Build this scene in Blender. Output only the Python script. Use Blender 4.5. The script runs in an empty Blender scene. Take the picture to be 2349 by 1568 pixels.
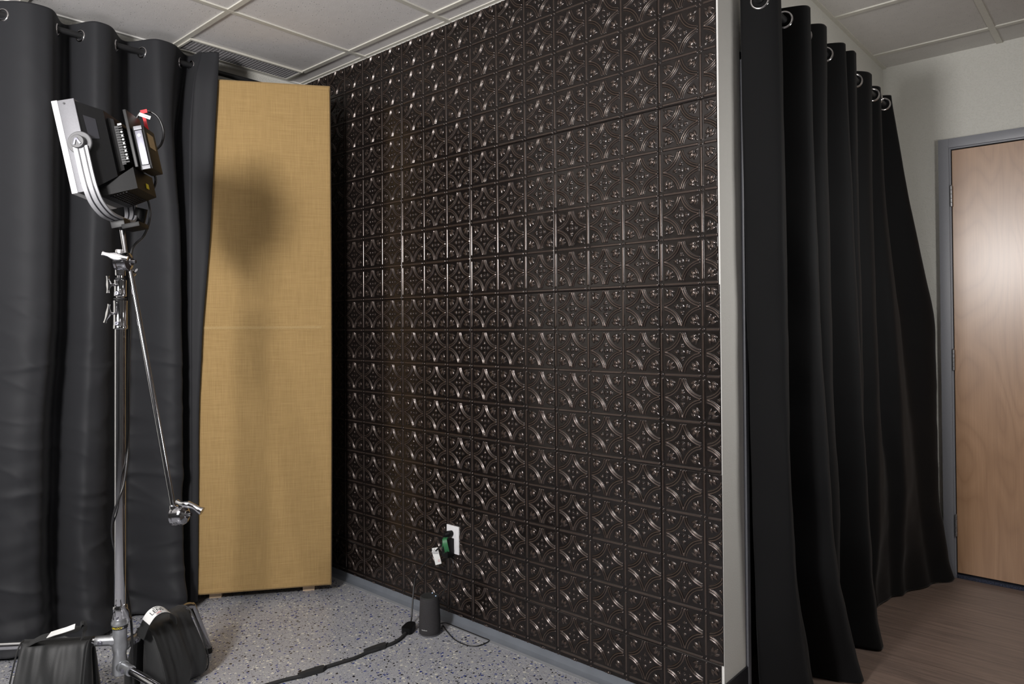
import bpy, bmesh, math, random
import numpy as np
from mathutils import Vector, Matrix, noise

random.seed(7)
C = bpy.context.scene.collection
PI = math.pi

# ------------------------------------------------------------------ camera model
FPX = 1619.6; CXP = 1174.5; CYP = 784 - 56.84
def _rod(w):
    w = np.array(w); t = np.linalg.norm(w); k = w / t
    K = np.array([[0, -k[2], k[1]], [k[2], 0, -k[0]], [-k[1], k[0], 0]])
    return np.eye(3) + np.sin(t) * K + (1 - np.cos(t)) * K @ K
RC = _rod([-0.01, .7292, -.0107]) @ np.array([[1, 0, 0], [0, 0, -1], [0, 1, 0.]])
CAM = np.array([1.0701, -2.1371, 1.2843])
def ray(x, y): return RC.T @ np.array([(x - CXP) / FPX, (y - CYP) / FPX, 1.])
def at(x, y, d):                       # the point seen at pixel x, y at distance d along the view axis
    return Vector(CAM + ray(x, y) * d)
def on(x, y, ax, v):                   # the point seen at pixel x, y on the plane axis = v
    d = ray(x, y); t = (v - CAM[ax]) / d[ax]; return Vector(CAM + t * d)
def solve_y(px, X, z):
    lo, hi = -1.9, 4.
    for _ in range(40):
        m = (lo + hi) / 2; q = RC @ (np.array([X, m, z]) - CAM)
        if CXP + FPX * q[0] / q[2] < px: lo = m
        else: hi = m
    return (lo + hi) / 2
def row_of(X, Y, z):
    q = RC @ (np.array([X, Y, z]) - CAM); return CYP + FPX * q[1] / q[2]

cam_data = bpy.data.cameras.new('camera'); cam = bpy.data.objects.new('camera', cam_data); C.objects.link(cam)
cam_data.sensor_width = 36; cam_data.lens = FPX / 2349 * 36; cam_data.shift_y = -56.84 / 2349
cam_data.clip_start = .05
m = Matrix.Identity(4)
for i in range(3):
    m[i][0] = RC[0][i]; m[i][1] = -RC[1][i]; m[i][2] = -RC[2][i]; m[i][3] = CAM[i]
cam.matrix_world = m
bpy.context.scene.camera = cam

# ------------------------------------------------------------------ materials
def mat(name, col=(.5, .5, .5), rough=.5, metal=0., spec=.5, sheen=0., coat=0., emis=None, es=0.):
    mt = bpy.data.materials.new(name); mt.use_nodes = True
    b = mt.node_tree.nodes['Principled BSDF']
    b.inputs['Base Color'].default_value = (*col, 1)
    b.inputs['Roughness'].default_value = rough
    b.inputs['Metallic'].default_value = metal
    b.inputs['Specular IOR Level'].default_value = spec
    b.inputs['Sheen Weight'].default_value = sheen
    b.inputs['Coat Weight'].default_value = coat
    if emis: b.inputs['Emission Color'].default_value = (*emis, 1); b.inputs['Emission Strength'].default_value = es
    return mt
class NT:
    def __init__(s, mt): s.t = mt.node_tree; s.b = s.t.nodes['Principled BSDF']
    def n(s, typ, **kw):
        o = s.t.nodes.new(typ)
        for k, v in kw.items():
            if k.startswith('i_'): o.inputs[k[2:].replace('_', ' ')].default_value = v
            else: setattr(o, k, v)
        return o
    def l(s, a, b): s.t.links.new(a, b)
    def coord(s, scale=(1, 1, 1), kind='Object', rot=(0, 0, 0)):
        tc = s.n('ShaderNodeTexCoord'); mp = s.n('ShaderNodeMapping')
        mp.inputs['Scale'].default_value = scale; mp.inputs['Rotation'].default_value = rot
        s.l(tc.outputs[kind], mp.inputs['Vector']); return mp.outputs['Vector']
    def noise(s, vec, scale, detail=2, rough=.5, dist=0.):
        o = s.n('ShaderNodeTexNoise'); o.inputs['Scale'].default_value = scale; o.inputs['Detail'].default_value = detail
        o.inputs['Roughness'].default_value = rough; o.inputs['Distortion'].default_value = dist; s.l(vec, o.inputs['Vector']); return o
    def ramp(s, fac, stops, interp='LINEAR'):
        o = s.n('ShaderNodeValToRGB'); o.color_ramp.interpolation = interp
        e = o.color_ramp.elements
        while len(e) < len(stops): e.new(.5)
        for k, (p, c) in enumerate(stops): e[k].position = p; e[k].color = (*c, 1) if len(c) == 3 else c
        s.l(fac, o.inputs['Fac']); return o.outputs['Color']
    def mix(s, fac, a, b, mode='MIX'):
        o = s.n('ShaderNodeMixRGB', blend_type=mode)
        for inp, v in ((o.inputs[0], fac), (o.inputs[1], a), (o.inputs[2], b)):
            if hasattr(v, 'links'): s.l(v, inp)
            elif isinstance(v, (int, float)): inp.default_value = v
            else: inp.default_value = (*v, 1)
        return o.outputs[0]
    def bump(s, h, strength=.3, dist=.01, normal=None):
        o = s.n('ShaderNodeBump'); o.inputs['Strength'].default_value = strength; o.inputs['Distance'].default_value = dist
        s.l(h, o.inputs['Height'])
        if normal is not None: s.l(normal, o.inputs['Normal'])
        return o.outputs['Normal']
    def col(s, c): s.l(c, s.b.inputs['Base Color'])
    def nor(s, c): s.l(c, s.b.inputs['Normal'])
    def rgh(s, c): s.l(c, s.b.inputs['Roughness'])

def noisy(name, col, rough, var=.12, scale=40, bump=.1, bd=.001, **kw):
    mt = mat(name, col, rough, **kw); t = NT(mt); v = t.coord()
    n = t.noise(v, scale, 4)
    t.col(t.ramp(n.outputs['Fac'], [(.3, tuple(c * (1 - var) for c in col)), (.7, tuple(min(1, c * (1 + var)) for c in col))]))
    t.nor(t.bump(n.outputs['Fac'], bump, bd)); return mt

M = {}
# embossed dark bronze wall panels
mt = M['bronze'] = mat('aged_bronze', (.05, .04, .036), .24, metal=.55, spec=.5, coat=.28); t = NT(mt)
v = t.coord(kind='Object')
n1 = t.noise(v, 900, 2, .6); n2 = t.noise(v, 9, 4, .6); n3 = t.noise(v, 55, 3, .6)
oi = t.n('ShaderNodeObjectInfo')
base = t.ramp(n2.outputs['Fac'], [(.3, (.014, .011, .0105)), (.7, (.025, .018, .016))])
base = t.mix(.35, base, t.ramp(n3.outputs['Fac'], [(.35, (.009, .0075, .007)), (.7, (.028, .021, .018))]))
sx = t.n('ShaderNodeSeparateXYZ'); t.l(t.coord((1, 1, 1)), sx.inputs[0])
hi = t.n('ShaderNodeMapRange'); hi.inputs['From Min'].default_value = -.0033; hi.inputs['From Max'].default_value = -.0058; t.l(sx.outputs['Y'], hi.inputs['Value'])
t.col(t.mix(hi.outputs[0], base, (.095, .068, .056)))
t.rgh(t.ramp(n3.outputs['Fac'], [(.3, (.15,) * 3), (.75, (.25,) * 3)]))
t.nor(t.bump(n1.outputs['Fac'], .14, .0004)); t.b.inputs['Coat Roughness'].default_value = .13
# painted drywall with orange peel
def drywall(name, col, sc=150, st=.5):
    mt = mat(name, col, .75); t = NT(mt); v = t.coord()
    n = t.noise(v, sc, 3, .5); c = t.ramp(n.outputs['Fac'], [(.50, (0,) * 3), (.66, (1,) * 3)])
    t.nor(t.bump(c, st, .0018)); return mt
M['wall'] = drywall('painted_drywall', (.68, .67, .62))
M['wall_smooth'] = drywall('painted_drywall_fine', (.62, .605, .57), 260, .25)
M['wall_grey'] = drywall('grey_painted_drywall', (.34, .34, .34))
M['wall_dark'] = drywall('dark_painted_drywall', (.10, .10, .105))
M['bead'] = drywall('white_corner_bead', (.8, .79, .76), 260, .2)
# ceiling tile with pinholes
def tile(name, col, dens):
    mt = mat(name, col, .9); t = NT(mt); v = t.coord()
    vo = t.n('ShaderNodeTexVoronoi'); vo.inputs['Scale'].default_value = dens; t.l(v, vo.inputs['Vector'])
    nn = t.noise(v, 25, 2)
    hole = t.ramp(vo.outputs['Distance'], [(.10, (0,) * 3), (.17, (1,) * 3)])
    gate = t.ramp(t.noise(v, dens * .55, 1).outputs['Fac'], [(.50, (1,) * 3), (.54, (0,) * 3)])
    h = t.mix(gate, hole, (1, 1, 1))
    t.col(t.mix(h, tuple(c * .35 for c in col), t.ramp(nn.outputs['Fac'], [(.3, tuple(c * .96 for c in col)), (.7, col)])))
    f = t.noise(v, 260, 2)
    t.nor(t.bump(f.outputs['Fac'], .35, .0012, t.bump(h, .6, .002))); return mt
M['tile'] = tile('mineral_ceiling_tile', (.78, .76, .75), 75)
M['tile_far'] = tile('speckled_ceiling_tile', (.68, .66, .63), 120)
M['tbar'] = noisy('painted_ceiling_bar', (.66, .64, .57), .45, .04, 60, .05)
# epoxy flake floor
mt = M['epoxy'] = mat('flake_epoxy_floor', (.25, .26, .29), .22); t = NT(mt); v = t.coord()
def flakes(scale, thr, seed, keep):
    vec = t.n('ShaderNodeMapping'); vec.inputs['Location'].default_value = (seed, seed * 1.7, 0); t.l(v, vec.inputs['Vector'])
    dn = t.noise(vec.outputs['Vector'], scale * 1.3, 1)
    mixv = t.n('ShaderNodeMixRGB', blend_type='LINEAR_LIGHT'); mixv.inputs[0].default_value = .006
    t.l(vec.outputs['Vector'], mixv.inputs[1]); t.l(dn.outputs['Color'], mixv.inputs[2])
    vo = t.n('ShaderNodeTexVoronoi'); vo.inputs['Scale'].default_value = scale; vo.inputs['Randomness'].default_value = 1
    vo.distance = 'MINKOWSKI'; vo.inputs['Exponent'].default_value = 1.4
    t.l(mixv.outputs[0], vo.inputs['Vector'])
    mask = t.ramp(vo.outputs['Distance'], [(thr, (1,) * 3), (thr + .03, (0,) * 3)])
    sep = t.n('ShaderNodeSeparateColor'); t.l(vo.outputs['Color'], sep.inputs[0])
    k = t.ramp(sep.outputs[0], [(keep, (1,) * 3), (keep + .001, (0,) * 3)], 'CONSTANT')
    return t.mix(1., mask, k, 'MULTIPLY'), sep.outputs[1]
nb = t.noise(v, 6, 3)
colr = t.ramp(nb.outputs['Fac'], [(.3, (.35, .355, .385)), (.7, (.395, .40, .425))])
for sc, thr, seed, keep, c in ((60, .34, 0, .36, (.72, .70, .62)), (64, .33, 3.1, .30, (.010, .010, .014)), (62, .33, 7.7, .26, (.03, .05, .22)), (150, .36, 5.2, .34, (.60, .59, .55)), (160, .35, 9.2, .30, (.02, .02, .03)), (155, .34, 2.6, .16, (.03, .05, .2))):
    mk, _ = flakes(sc, thr, seed, keep); colr = t.mix(mk, colr, c)
t.col(colr); t.nor(t.bump(t.noise(v, 30, 3).outputs['Fac'], .06, .002))
mt.node_tree.nodes['Principled BSDF'].inputs['Roughness'].default_value = .26
# wood plank floor
mt = M['plank'] = mat('brown_plank_floor', (.1, .07, .055), .42); t = NT(mt); v = t.coord()
br = t.n('ShaderNodeTexBrick'); br.inputs['Scale'].default_value = 1; br.inputs['Brick Width'].default_value = 1.2
br.inputs['Row Height'].default_value = .18; br.inputs['Mortar Size'].default_value = .0012; br.offset = .37
br.inputs['Color1'].default_value = (.20, .147, .122, 1); br.inputs['Color2'].default_value = (.17, .126, .106, 1); br.inputs['Mortar'].default_value = (.07, .05, .042, 1)
t.l(v, br.inputs['Vector'])
g = t.noise(t.coord((1.5, 26, 1)), 2.2, 6, .62, .4)
g2 = t.noise(t.coord((4, 160, 1)), 2, 3, .6)
c = t.mix(1., br.outputs['Color'], t.ramp(g.outputs['Fac'], [(.3, (.72,) * 3), (.72, (1.35, 1.3, 1.25))]), 'MULTIPLY')
c = t.mix(.5, c, t.ramp(g2.outputs['Fac'], [(.3, (.7,) * 3), (.7, (1.25,) * 3)]), 'MULTIPLY')
t.col(c); t.nor(t.bump(g2.outputs['Fac'], .1, .001))
# door veneer
mt = M['birch'] = mat('birch_veneer', (.42, .25, .15), .38, spec=.5, coat=.9); t = NT(mt)
mt.node_tree.nodes['Principled BSDF'].inputs['Coat Roughness'].default_value = .27
w = t.noise(t.coord((1.5, 1, .30)), 2.2, 2, .45, .35)
ml = t.n('ShaderNodeMath', operation='MULTIPLY'); ml.inputs[1].default_value = 44; t.l(w.outputs['Fac'], ml.inputs[0])
fr = t.n('ShaderNodeMath', operation='PINGPONG'); fr.inputs[1].default_value = 1; t.l(ml.outputs[0], fr.inputs[0])
fine = t.noise(t.coord((60, 60, 1.4)), 3, 4, .6)
c = t.ramp(fr.outputs[0], [(0, (.34, .190, .098)), (.35, (.375, .214, .112)), (1, (.40, .232, .124))])
c = t.mix(.6, c, t.ramp(fine.outputs['Fac'], [(.3, (.86, .83, .8)), (.7, (1.08, 1.08, 1.08))]), 'MULTIPLY')
c = t.mix(.5, c, t.ramp(t.noise(t.coord((3, 3, .7)), 2, 3).outputs['Fac'], [(.3, (.85, .8, .78)), (.7, (1.12, 1.1, 1.1))]), 'MULTIPLY')
t.col(c)
M['frame'] = noisy('grey_enamel_frame', (.24, .245, .27), .38, .03, 200, .03)
M['hinge'] = noisy('brushed_steel', (.42, .42, .43), .3, .08, 90, .05, metal=.9)
M['cove'] = noisy('grey_cove_base', (.15, .165, .19), .4, .08, 12, .08)
M['toe'] = noisy('grey_sealant_strip', (.30, .31, .33), .5, .08, 18, .05)
M['rubber'] = noisy('black_rubber', (.012, .012, .013), .5, .1, 60, .05)
M['cove_dark'] = noisy('charcoal_rubber_base', (.016, .016, .02), .4, .08, 30, .04)
# burlap
mt = M['burlap'] = mat('mustard_burlap', (.4, .26, .1), .9, sheen=.15); t = NT(mt)
a = t.noise(t.coord((420, 420, 9)), 1, 3, .6); b_ = t.noise(t.coord((9, 9, 420)), 1, 3, .6)
wv = t.n('ShaderNodeTexWave', wave_type='BANDS', bands_direction='Z'); wv.inputs['Scale'].default_value = 190; wv.inputs['Distortion'].default_value = .8; t.l(t.coord(), wv.inputs['Vector'])
c = t.ramp(a.outputs['Fac'], [(.25, (.20, .125, .042)), (.55, (.35, .225, .088)), (.8, (.54, .365, .155))])
c = t.mix(.5, c, t.ramp(b_.outputs['Fac'], [(.25, (.27, .17, .062)), (.55, (.41, .27, .11)), (.82, (.56, .39, .17))]))
c = t.mix(.25, c, t.ramp(wv.outputs['Fac'], [(.2, (.3, .19, .07)), (.8, (.46, .30, .12))]))
t.col(c); t.nor(t.bump(t.mix(.5, a.outputs['Fac'], b_.outputs['Fac']), .5, .0012))
M['pine'] = noisy('bare_pine', (.80, .60, .41), .6, .10, 30, .1)
# curtains
def cloth(name, col, rough, sheen, bstr, spec):
    mt = mat(name, col, rough, sheen=sheen, spec=spec); t = NT(mt)
    mt.node_tree.nodes['Principled BSDF'].inputs['Sheen Roughness'].default_value = .4
    w = t.noise(t.coord((600, 600, 900)), 1, 2, .6); big = t.noise(t.coord((3, 3, 9)), 1.5, 5, .55, .5)
    t.nor(t.bump(w.outputs['Fac'], .15, .0006, t.bump(big.outputs['Fac'], bstr, .012))); return mt
M['curtain_grey'] = cloth('charcoal_satin_cloth', (.021, .0215, .0245), .68, .08, .06, .28)
M['curtain_black'] = cloth('black_velvet_cloth', (.0055, .0055, .006), .8, .08, .12, .18)
M['chrome'] = mat('chrome', (.62, .62, .64), .07, metal=1.)
M['chrome_worn'] = noisy('worn_chrome', (.42, .42, .44), .12, .05, 80, .02, metal=1.)
M['cast'] = noisy('cast_zinc', (.42, .43, .45), .36, .12, 45, .25, .0015, metal=.85)
M['black_metal'] = noisy('black_powder_coat', (.008, .008, .009), .45, .1, 150, .08, spec=.3)
M['black_plastic'] = noisy('black_plastic', (.005, .005, .0055), .5, .1, 120, .08, spec=.22)
M['grey_metal'] = noisy('grey_anodised_metal', (.15, .15, .162), .5, .05, 200, .03, metal=.4)
M['frame_dark'] = noisy('dark_grey_metal', (.085, .085, .09), .5, .05, 200, .03)
M['silver'] = noisy('silver_metal', (.16, .16, .19), .38, .05, 150, .03, metal=.5)
M['yoke'] = noisy('bright_anodised_metal', (.36, .36, .38), .42, .05, 150, .03, metal=.15)
M['white_plastic'] = noisy('white_plastic', (.78, .78, .8), .4, .03, 60, .03)
M['white_paper'] = noisy('white_paper', (.75, .75, .74), .6, .03, 60, .03)
M['red'] = noisy('red_tape', (.6, .012, .02), .4, .1, 60, .05)
M['green'] = noisy('green_tape', (.03, .16, .06), .5, .12, 60, .1)
M['yellow'] = mat('yellow_print', (.75, .6, .02), .5)
M['ink'] = mat('black_ink', (.015, .015, .02), .5)
M['ink_grey'] = mat('grey_ink', (.35, .35, .36), .5)
M['cable'] = noisy('black_cable', (.014, .014, .015), .35, .1, 80, .05)
M['sleeve'] = noisy('black_cloth_sleeve', (.02, .02, .021), .8, .2, 400, .3)
M['bag'] = noisy('black_nylon', (.013, .0135, .014), .55, .15, 500, .3, .0008, sheen=.1)
M['speaker'] = noisy('dark_speaker_cloth', (.03, .028, .03), .9, .5, 700, .5, .0008)
M['speaker_top'] = mat('dark_speaker_top', (.025, .026, .026), .6)
M['led_blue'] = mat('blue_indicator', (.3, .5, .9), .3, emis=(.45, .6, 1.), es=2.5)
M['grommet'] = mat('nickel_grommet', (.7, .68, .68), .14, metal=1.)
M['rod'] = mat('matt_black_rod', (.012, .012, .013), .5)
M['carpet'] = noisy('navy_carpet', (.03, .036, .06), .95, .9, 260, .8, .003)
M['vent'] = noisy('grey_vent_grille', (.30, .29, .30), .5, .05, 80, .05)
M['void'] = mat('unlit_black', (.01, .01, .01), .9)  # near-black colour stands in for unlit space
M['dirt'] = noisy('dusty_smear', (.12, .12, .12), .8, .3, 60, .2)

# ------------------------------------------------------------------ mesh helpers
def mesh_obj(name, verts, faces, mt, parent=None, smooth=True, mats=None, midx=None):
    off = Vector((0, 0, 0))
    p = parent
    while p is not None: off += p.location; p = p.parent
    me = bpy.data.meshes.new(name)
    vv = [(x - off.x, y - off.y, z - off.z) for x, y, z in verts]
    me.from_pydata(vv, [], faces)
    me.materials.append(mt)
    if mats:
        for q in mats: me.materials.append(q)
        me.polygons.foreach_set('material_index', midx)
    if smooth: me.polygons.foreach_set('use_smooth', [True] * len(me.polygons))
    me.update()
    o = bpy.data.objects.new(name, me); C.objects.link(o)
    if parent is not None: o.parent = parent
    return o
def tag(o, label=None, cat=None, group=None, kind=None):
    if label: o['label'] = label
    if cat: o['category'] = cat
    if group: o['group'] = group
    if kind: o['kind'] = kind
    return o
def thing(name, label, cat, loc, group=None):
    o = bpy.data.objects.new(name, None); C.objects.link(o); o.location = loc; o.empty_display_size = .05
    return tag(o, label, cat, group)

class MB:
    def __init__(s): s.v = []; s.f = []
    def add(s, vs, fs):
        k = len(s.v); s.v += [tuple(q) for q in vs]; s.f += [tuple(i + k for i in f) for f in fs]; return s
    def box(s, lo, hi, frame=None, bevel=0.):
        bm = bmesh.new(); bmesh.ops.create_cube(bm, size=1)
        for q in bm.verts:
            q.co = Vector([(lo[i] + hi[i]) / 2 + q.co[i] * (hi[i] - lo[i]) for i in range(3)])
        if bevel > 0: bmesh.ops.bevel(bm, geom=bm.edges[:], offset=bevel, segments=2, affect='EDGES', profile=.7)
        vs = [q.co.copy() for q in bm.verts]
        for i, q in enumerate(bm.verts): q.index = i
        fs = [[q.index for q in f.verts] for f in bm.faces]; bm.free()
        if frame: vs = [frame(*q) for q in vs]
        return s.add(vs, fs)
    def tube(s, pts, r, n=16, cap=True, flat=None):
        pts = [Vector(p) for p in pts]; m = len(pts)
        rr = [float(q) for q in np.interp(np.linspace(0, 1, m), np.linspace(0, 1, len(r)), r)] if isinstance(r, (list, tuple)) else [r] * m
        up = None; vs = []; fs = []
        for i in range(m):
            d = (pts[min(i + 1, m - 1)] - pts[max(i - 1, 0)]).normalized()
            if up is None: up = d.orthogonal().normalized()
            up = (up - d * up.dot(d)).normalized(); sd = d.cross(up)
            for k in range(n):
                a = 2 * PI * k / n; vs.append(pts[i] + up * math.cos(a) * rr[i] + sd * math.sin(a) * rr[i])
        for i in range(m - 1):
            for k in range(n):
                fs.append((i * n + k, i * n + (k + 1) % n, (i + 1) * n + (k + 1) % n, (i + 1) * n + k))
        if cap: fs.append(tuple(range(n))[::-1]); fs.append(tuple((m - 1) * n + k for k in range(n)))
        return s.add(vs, fs)
    def ribbon(s, pts, wdir, w, th):            # flat strap: wdir fixed width direction (or list)
        pts = [Vector(p) for p in pts]; m = len(pts); vs = []; fs = []
        for i in range(m):
            d = (pts[min(i + 1, m - 1)] - pts[max(i - 1, 0)]).normalized()
            wd = Vector(wdir[i] if isinstance(wdir[0], (tuple, list, Vector)) else wdir); wd = (wd - d * wd.dot(d)).normalized()
            nn = d.cross(wd)
            for a, b in ((-.5, -.5), (.5, -.5), (.5, .5), (-.5, .5)): vs.append(pts[i] + wd * w * a + nn * th * b)
        for i in range(m - 1):
            for k in range(4): fs.append((i * 4 + k, i * 4 + (k + 1) % 4, (i + 1) * 4 + (k + 1) % 4, (i + 1) * 4 + k))
        fs.append((3, 2, 1, 0)); q = (m - 1) * 4; fs.append((q, q + 1, q + 2, q + 3))
        return s.add(vs, fs)
    def lathe(s, prof, base, axis=(0, 0, 1), n=32):
        ax = Vector(axis).normalized(); u = ax.orthogonal().normalized(); w = ax.cross(u); base = Vector(base)
        vs = []; fs = []; m = len(prof)
        for r, h in prof:
            for k in range(n):
                a = 2 * PI * k / n; vs.append(base + ax * h + (u * math.cos(a) + w * math.sin(a)) * max(r, 1e-5))
        for i in range(m - 1):
            for k in range(n): fs.append((i * n + k, i * n + (k + 1) % n, (i + 1) * n + (k + 1) % n, (i + 1) * n + k))
        fs.append(tuple(range(n))[::-1]); fs.append(tuple((m - 1) * n + k for k in range(n)))
        return s.add(vs, fs)
    def torus(s, c, axis, R, r, n=32, k=12, arc=1.):
        ax = Vector(axis).normalized(); u = ax.orthogonal().normalized(); w = ax.cross(u); c = Vector(c)
        vs = []; fs = []
        for i in range(n):
            a = 2 * PI * i / n; d = u * math.cos(a) + w * math.sin(a)
            for j in range(k):
                b = 2 * PI * j / k; vs.append(c + d * (R + r * math.cos(b)) + ax * r * math.sin(b))
        for i in range(n):
            for j in range(k): fs.append((i * k + j, ((i + 1) % n) * k + j, ((i + 1) % n) * k + (j + 1) % k, i * k + (j + 1) % k))
        return s.add(vs, fs)
    def prism(s, poly, lo, hi, fr):              # poly of (a, b); fr(a, b, h)
        n = len(poly); vs = [fr(a, b, lo) for a, b in poly] + [fr(a, b, hi) for a, b in poly]
        fs = [tuple(range(n))[::-1], tuple(range(n, 2 * n))] + [(i, (i + 1) % n, n + (i + 1) % n, n + i) for i in range(n)]
        return s.add(vs, fs)
    def build(s, name, mt, parent=None, smooth=True, auto=True):
        o = mesh_obj(name, s.v, s.f, mt, parent, smooth)
        if smooth and auto:
            me = o.data; bm = bmesh.new(); bm.from_mesh(me); bmesh.ops.recalc_face_normals(bm, faces=bm.faces[:])
            for e in bm.edges:
                if len(e.link_faces) == 2 and e.calc_face_angle(0) > .6: e.smooth = False
            bm.to_mesh(me); bm.free()
        elif not smooth:
            me = o.data; bm = bmesh.new(); bm.from_mesh(me); bmesh.ops.recalc_face_normals(bm, faces=bm.faces[:]); bm.to_mesh(me); bm.free()
        return o
def spline(pts, n=10):
    pts = [Vector(p) for p in pts]; P = [pts[0]] + pts + [pts[-1]]; out = []
    for i in range(1, len(P) - 2):
        a, b, c, d = P[i - 1], P[i], P[i + 1], P[i + 2]
        for k in range(n):
            u = k / n
            out.append(.5 * ((2 * b) + (c - a) * u + (2 * a - 5 * b + 4 * c - d) * u * u + (3 * b - a - 3 * c + d) * u ** 3))
    out.append(pts[-1]); return out
def text(name, body, mt, size, fr, parent, depth=.0003):
    cu = bpy.data.curves.new(name, 'FONT'); cu.body = body; cu.size = size; cu.extrude = depth; cu.align_x = 'CENTER'; cu.align_y = 'CENTER'
    tmp = bpy.data.objects.new(name, cu); C.objects.link(tmp); bpy.context.view_layer.update()
    me = bpy.data.meshes.new_from_object(tmp.evaluated_get(bpy.context.evaluated_depsgraph_get()))
    vs = [fr(*v.co) for v in me.vertices]; fs = [tuple(p.vertices) for p in me.polygons]
    bpy.data.objects.remove(tmp); bpy.data.curves.remove(cu); bpy.data.meshes.remove(me)
    return mesh_obj(name, vs, fs, mt, parent, smooth=False)
def frame3(o, x, y, z):
    o, x, y, z = Vector(o), Vector(x), Vector(y), Vector(z)
    return lambda a, b, c: o + x * a + y * b + z * c

# ------------------------------------------------------------------ the setting
ZC = 2.627; ZB = 2.662; XL = -2.40; XE = .060; YD = 2.05
def struct(name, mb, mt, smooth=False, parent=None):
    o = mb.build(name, mt, parent, smooth)
    if parent is None: o['kind'] = 'structure'
    return o
struct('floor', MB().box((-2.5, -5.2, -.1), (XE, .1, 0)).box((XE, -5.2, -.1), (4.2, -.0, 0)), M['epoxy'])
struct('floor_1', MB().box((XE, 0, -.1), (4.2, 2.3, .0005)).box((-.3, .1, -.1), (XE, 2.3, .0005)), M['plank'])
struct('wall_left', MB().box((XL - .12, -5.2, 0), (XL, 0, 2.9)), M['wall'])
wb = struct('wall_back', MB().box((XL - .12, .0, 0), (XE, .163, 2.9), bevel=.0015), M['wall_smooth'])
# inner side wall beyond the partition, with a door opening under the black curtain
XW = .036
struct('wall_side', MB().box((XW - .15, .163, 2.22), (XW, YD, 2.9)).box((XW - .15, 1.25, 0), (XW, YD, 2.22)).box((XW - .15, .163, 0), (XW - .02, .19, 2.22)), M['wall'])
tr = MB().box((-.12, .168, 0), (.067, .192, 2.215), bevel=.002).box((-.12, 1.22, 0), (.067, 1.26, 2.215), bevel=.002).box((-.12, .168, 2.185), (.067, 1.26, 2.215), bevel=.002)
struct('trim_1', tr, M['frame'])
struct('doorway_dark_sheet', MB().box((-.11, .192, .005), (-.07, 1.22, 2.185)), M['void'])  # black sheet, not a leaf: paints the unlit doorway dark
struct('wall_far', MB().box((XW - .15, YD, 0), (.345, YD + .12, 2.9)).box((.345, YD, 2.18), (1.28, YD + .12, 2.9)).box((1.28, YD, 0), (4.2, YD + .12, 2.9)), M['wall'])
struct('wall_right', MB().box((4.2, -5.2, 0), (4.32, YD + .12, 2.9)), M['wall_grey'])
struct('wall_front', MB().box((XL - .12, -5.32, 0), (4.32, -5.2, 2.9)), M['wall_dark'])
# bases
bb = MB(); prof = [(.0, .034), (-.006, .034), (-.009, .022), (-.014, .010), (-.024, .004), (-.034, .0015), (-.034, 0), (0, 0)]
bb.prism([(y, z) for y, z in prof], XL, XE - .001, lambda a, b, h: Vector((h, a, b)))
struct('baseboard_back', bb, M['cove'], True)
struct('trim_2', MB().box((XL, -.052, 0), (XE, -.034, .0012)), M['toe'])
bb = MB(); bb.prism([(XL, .10), (XL + .005, .10), (XL + .008, .03), (XL + .02, .004), (XL + .03, 0), (XL, 0)], -5.2, -.035, lambda a, b, h: Vector((a, h, b)))
struct('baseboard_left', bb, M['cove'], True)
bb = MB().box((XE, -.001, 0), (XE + .006, .166, .138), bevel=.001)
struct('baseboard_end', bb, M['cove_dark'], True)
# corner bead sliver of the partition
struct('trim_3', MB().box((XE - .007, -.0012, 0), (XE + .0004, .0, 2.62)), M['bead'])

# ceilings: tiles recessed between bars
def ceiling(name, x0, x1, y0, y1, z, mt, holes=()):
    return struct(name, MB().box((x0, y0, z + .006), (x1, y1, z + .05)), mt)
c1 = ceiling('ceiling', XL, 4.2, -5.2, 0.0, ZC, M['tile'])
c2 = ceiling('ceiling_1', XW, 4.2, 0.0, YD, ZB, M['tile_far'])
def bars(parent, x0, x1, y0, y1, z, gx, gy, w=.024):
    for x in gx:
        b = MB().box((x - w / 2, y0, z), (x + w / 2, y1, z + .03), bevel=.0008); b.build('ceiling_bar', M['tbar'], parent, False)
    for y in gy:
        b = MB()
        xs = sorted([x0] + [x for x in gx] + [x1])
        for a, c in zip(xs[:-1], xs[1:]): b.box((a + (w / 2 if a != x0 else 0), y - w / 2, z + .0004), (c - (w / 2 if c != x1 else 0), y + w / 2, z + .03), bevel=.0006)
        b.build('ceiling_bar', M['tbar'], parent, False)
G = .6096
bars(c1, XL, 4.2, -5.2, -.001, ZC, [-1.805 + G * k for k in range(10) if -1.805 + G * k < 4.1], [-.100 - G * k for k in range(9)])
MB().box((XL, -5.2, ZC + .0), (XL + .020, -.001, ZC + .012)).build('wall_angle', M['bead'], c1, False)
MB().box((XL, -.018, ZC + .002), (XE, -.001, ZC + .012)).build('wall_angle', M['tbar'], c1, False)
bars(c2, XW, 4.2, .001, YD, ZB, [.562 + G * k for k in range(6)], [1.205 - G, 1.205, 1.814], w=.026)
MB().box((XW, .001, ZB), (XW + .018, YD, ZB + .012)).build('wall_angle', M['tbar'], c2, False)
struct('trim_4', MB().box((XE, -.004, ZC), (4.2, 0, ZB + .05)), M['wall'])

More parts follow.
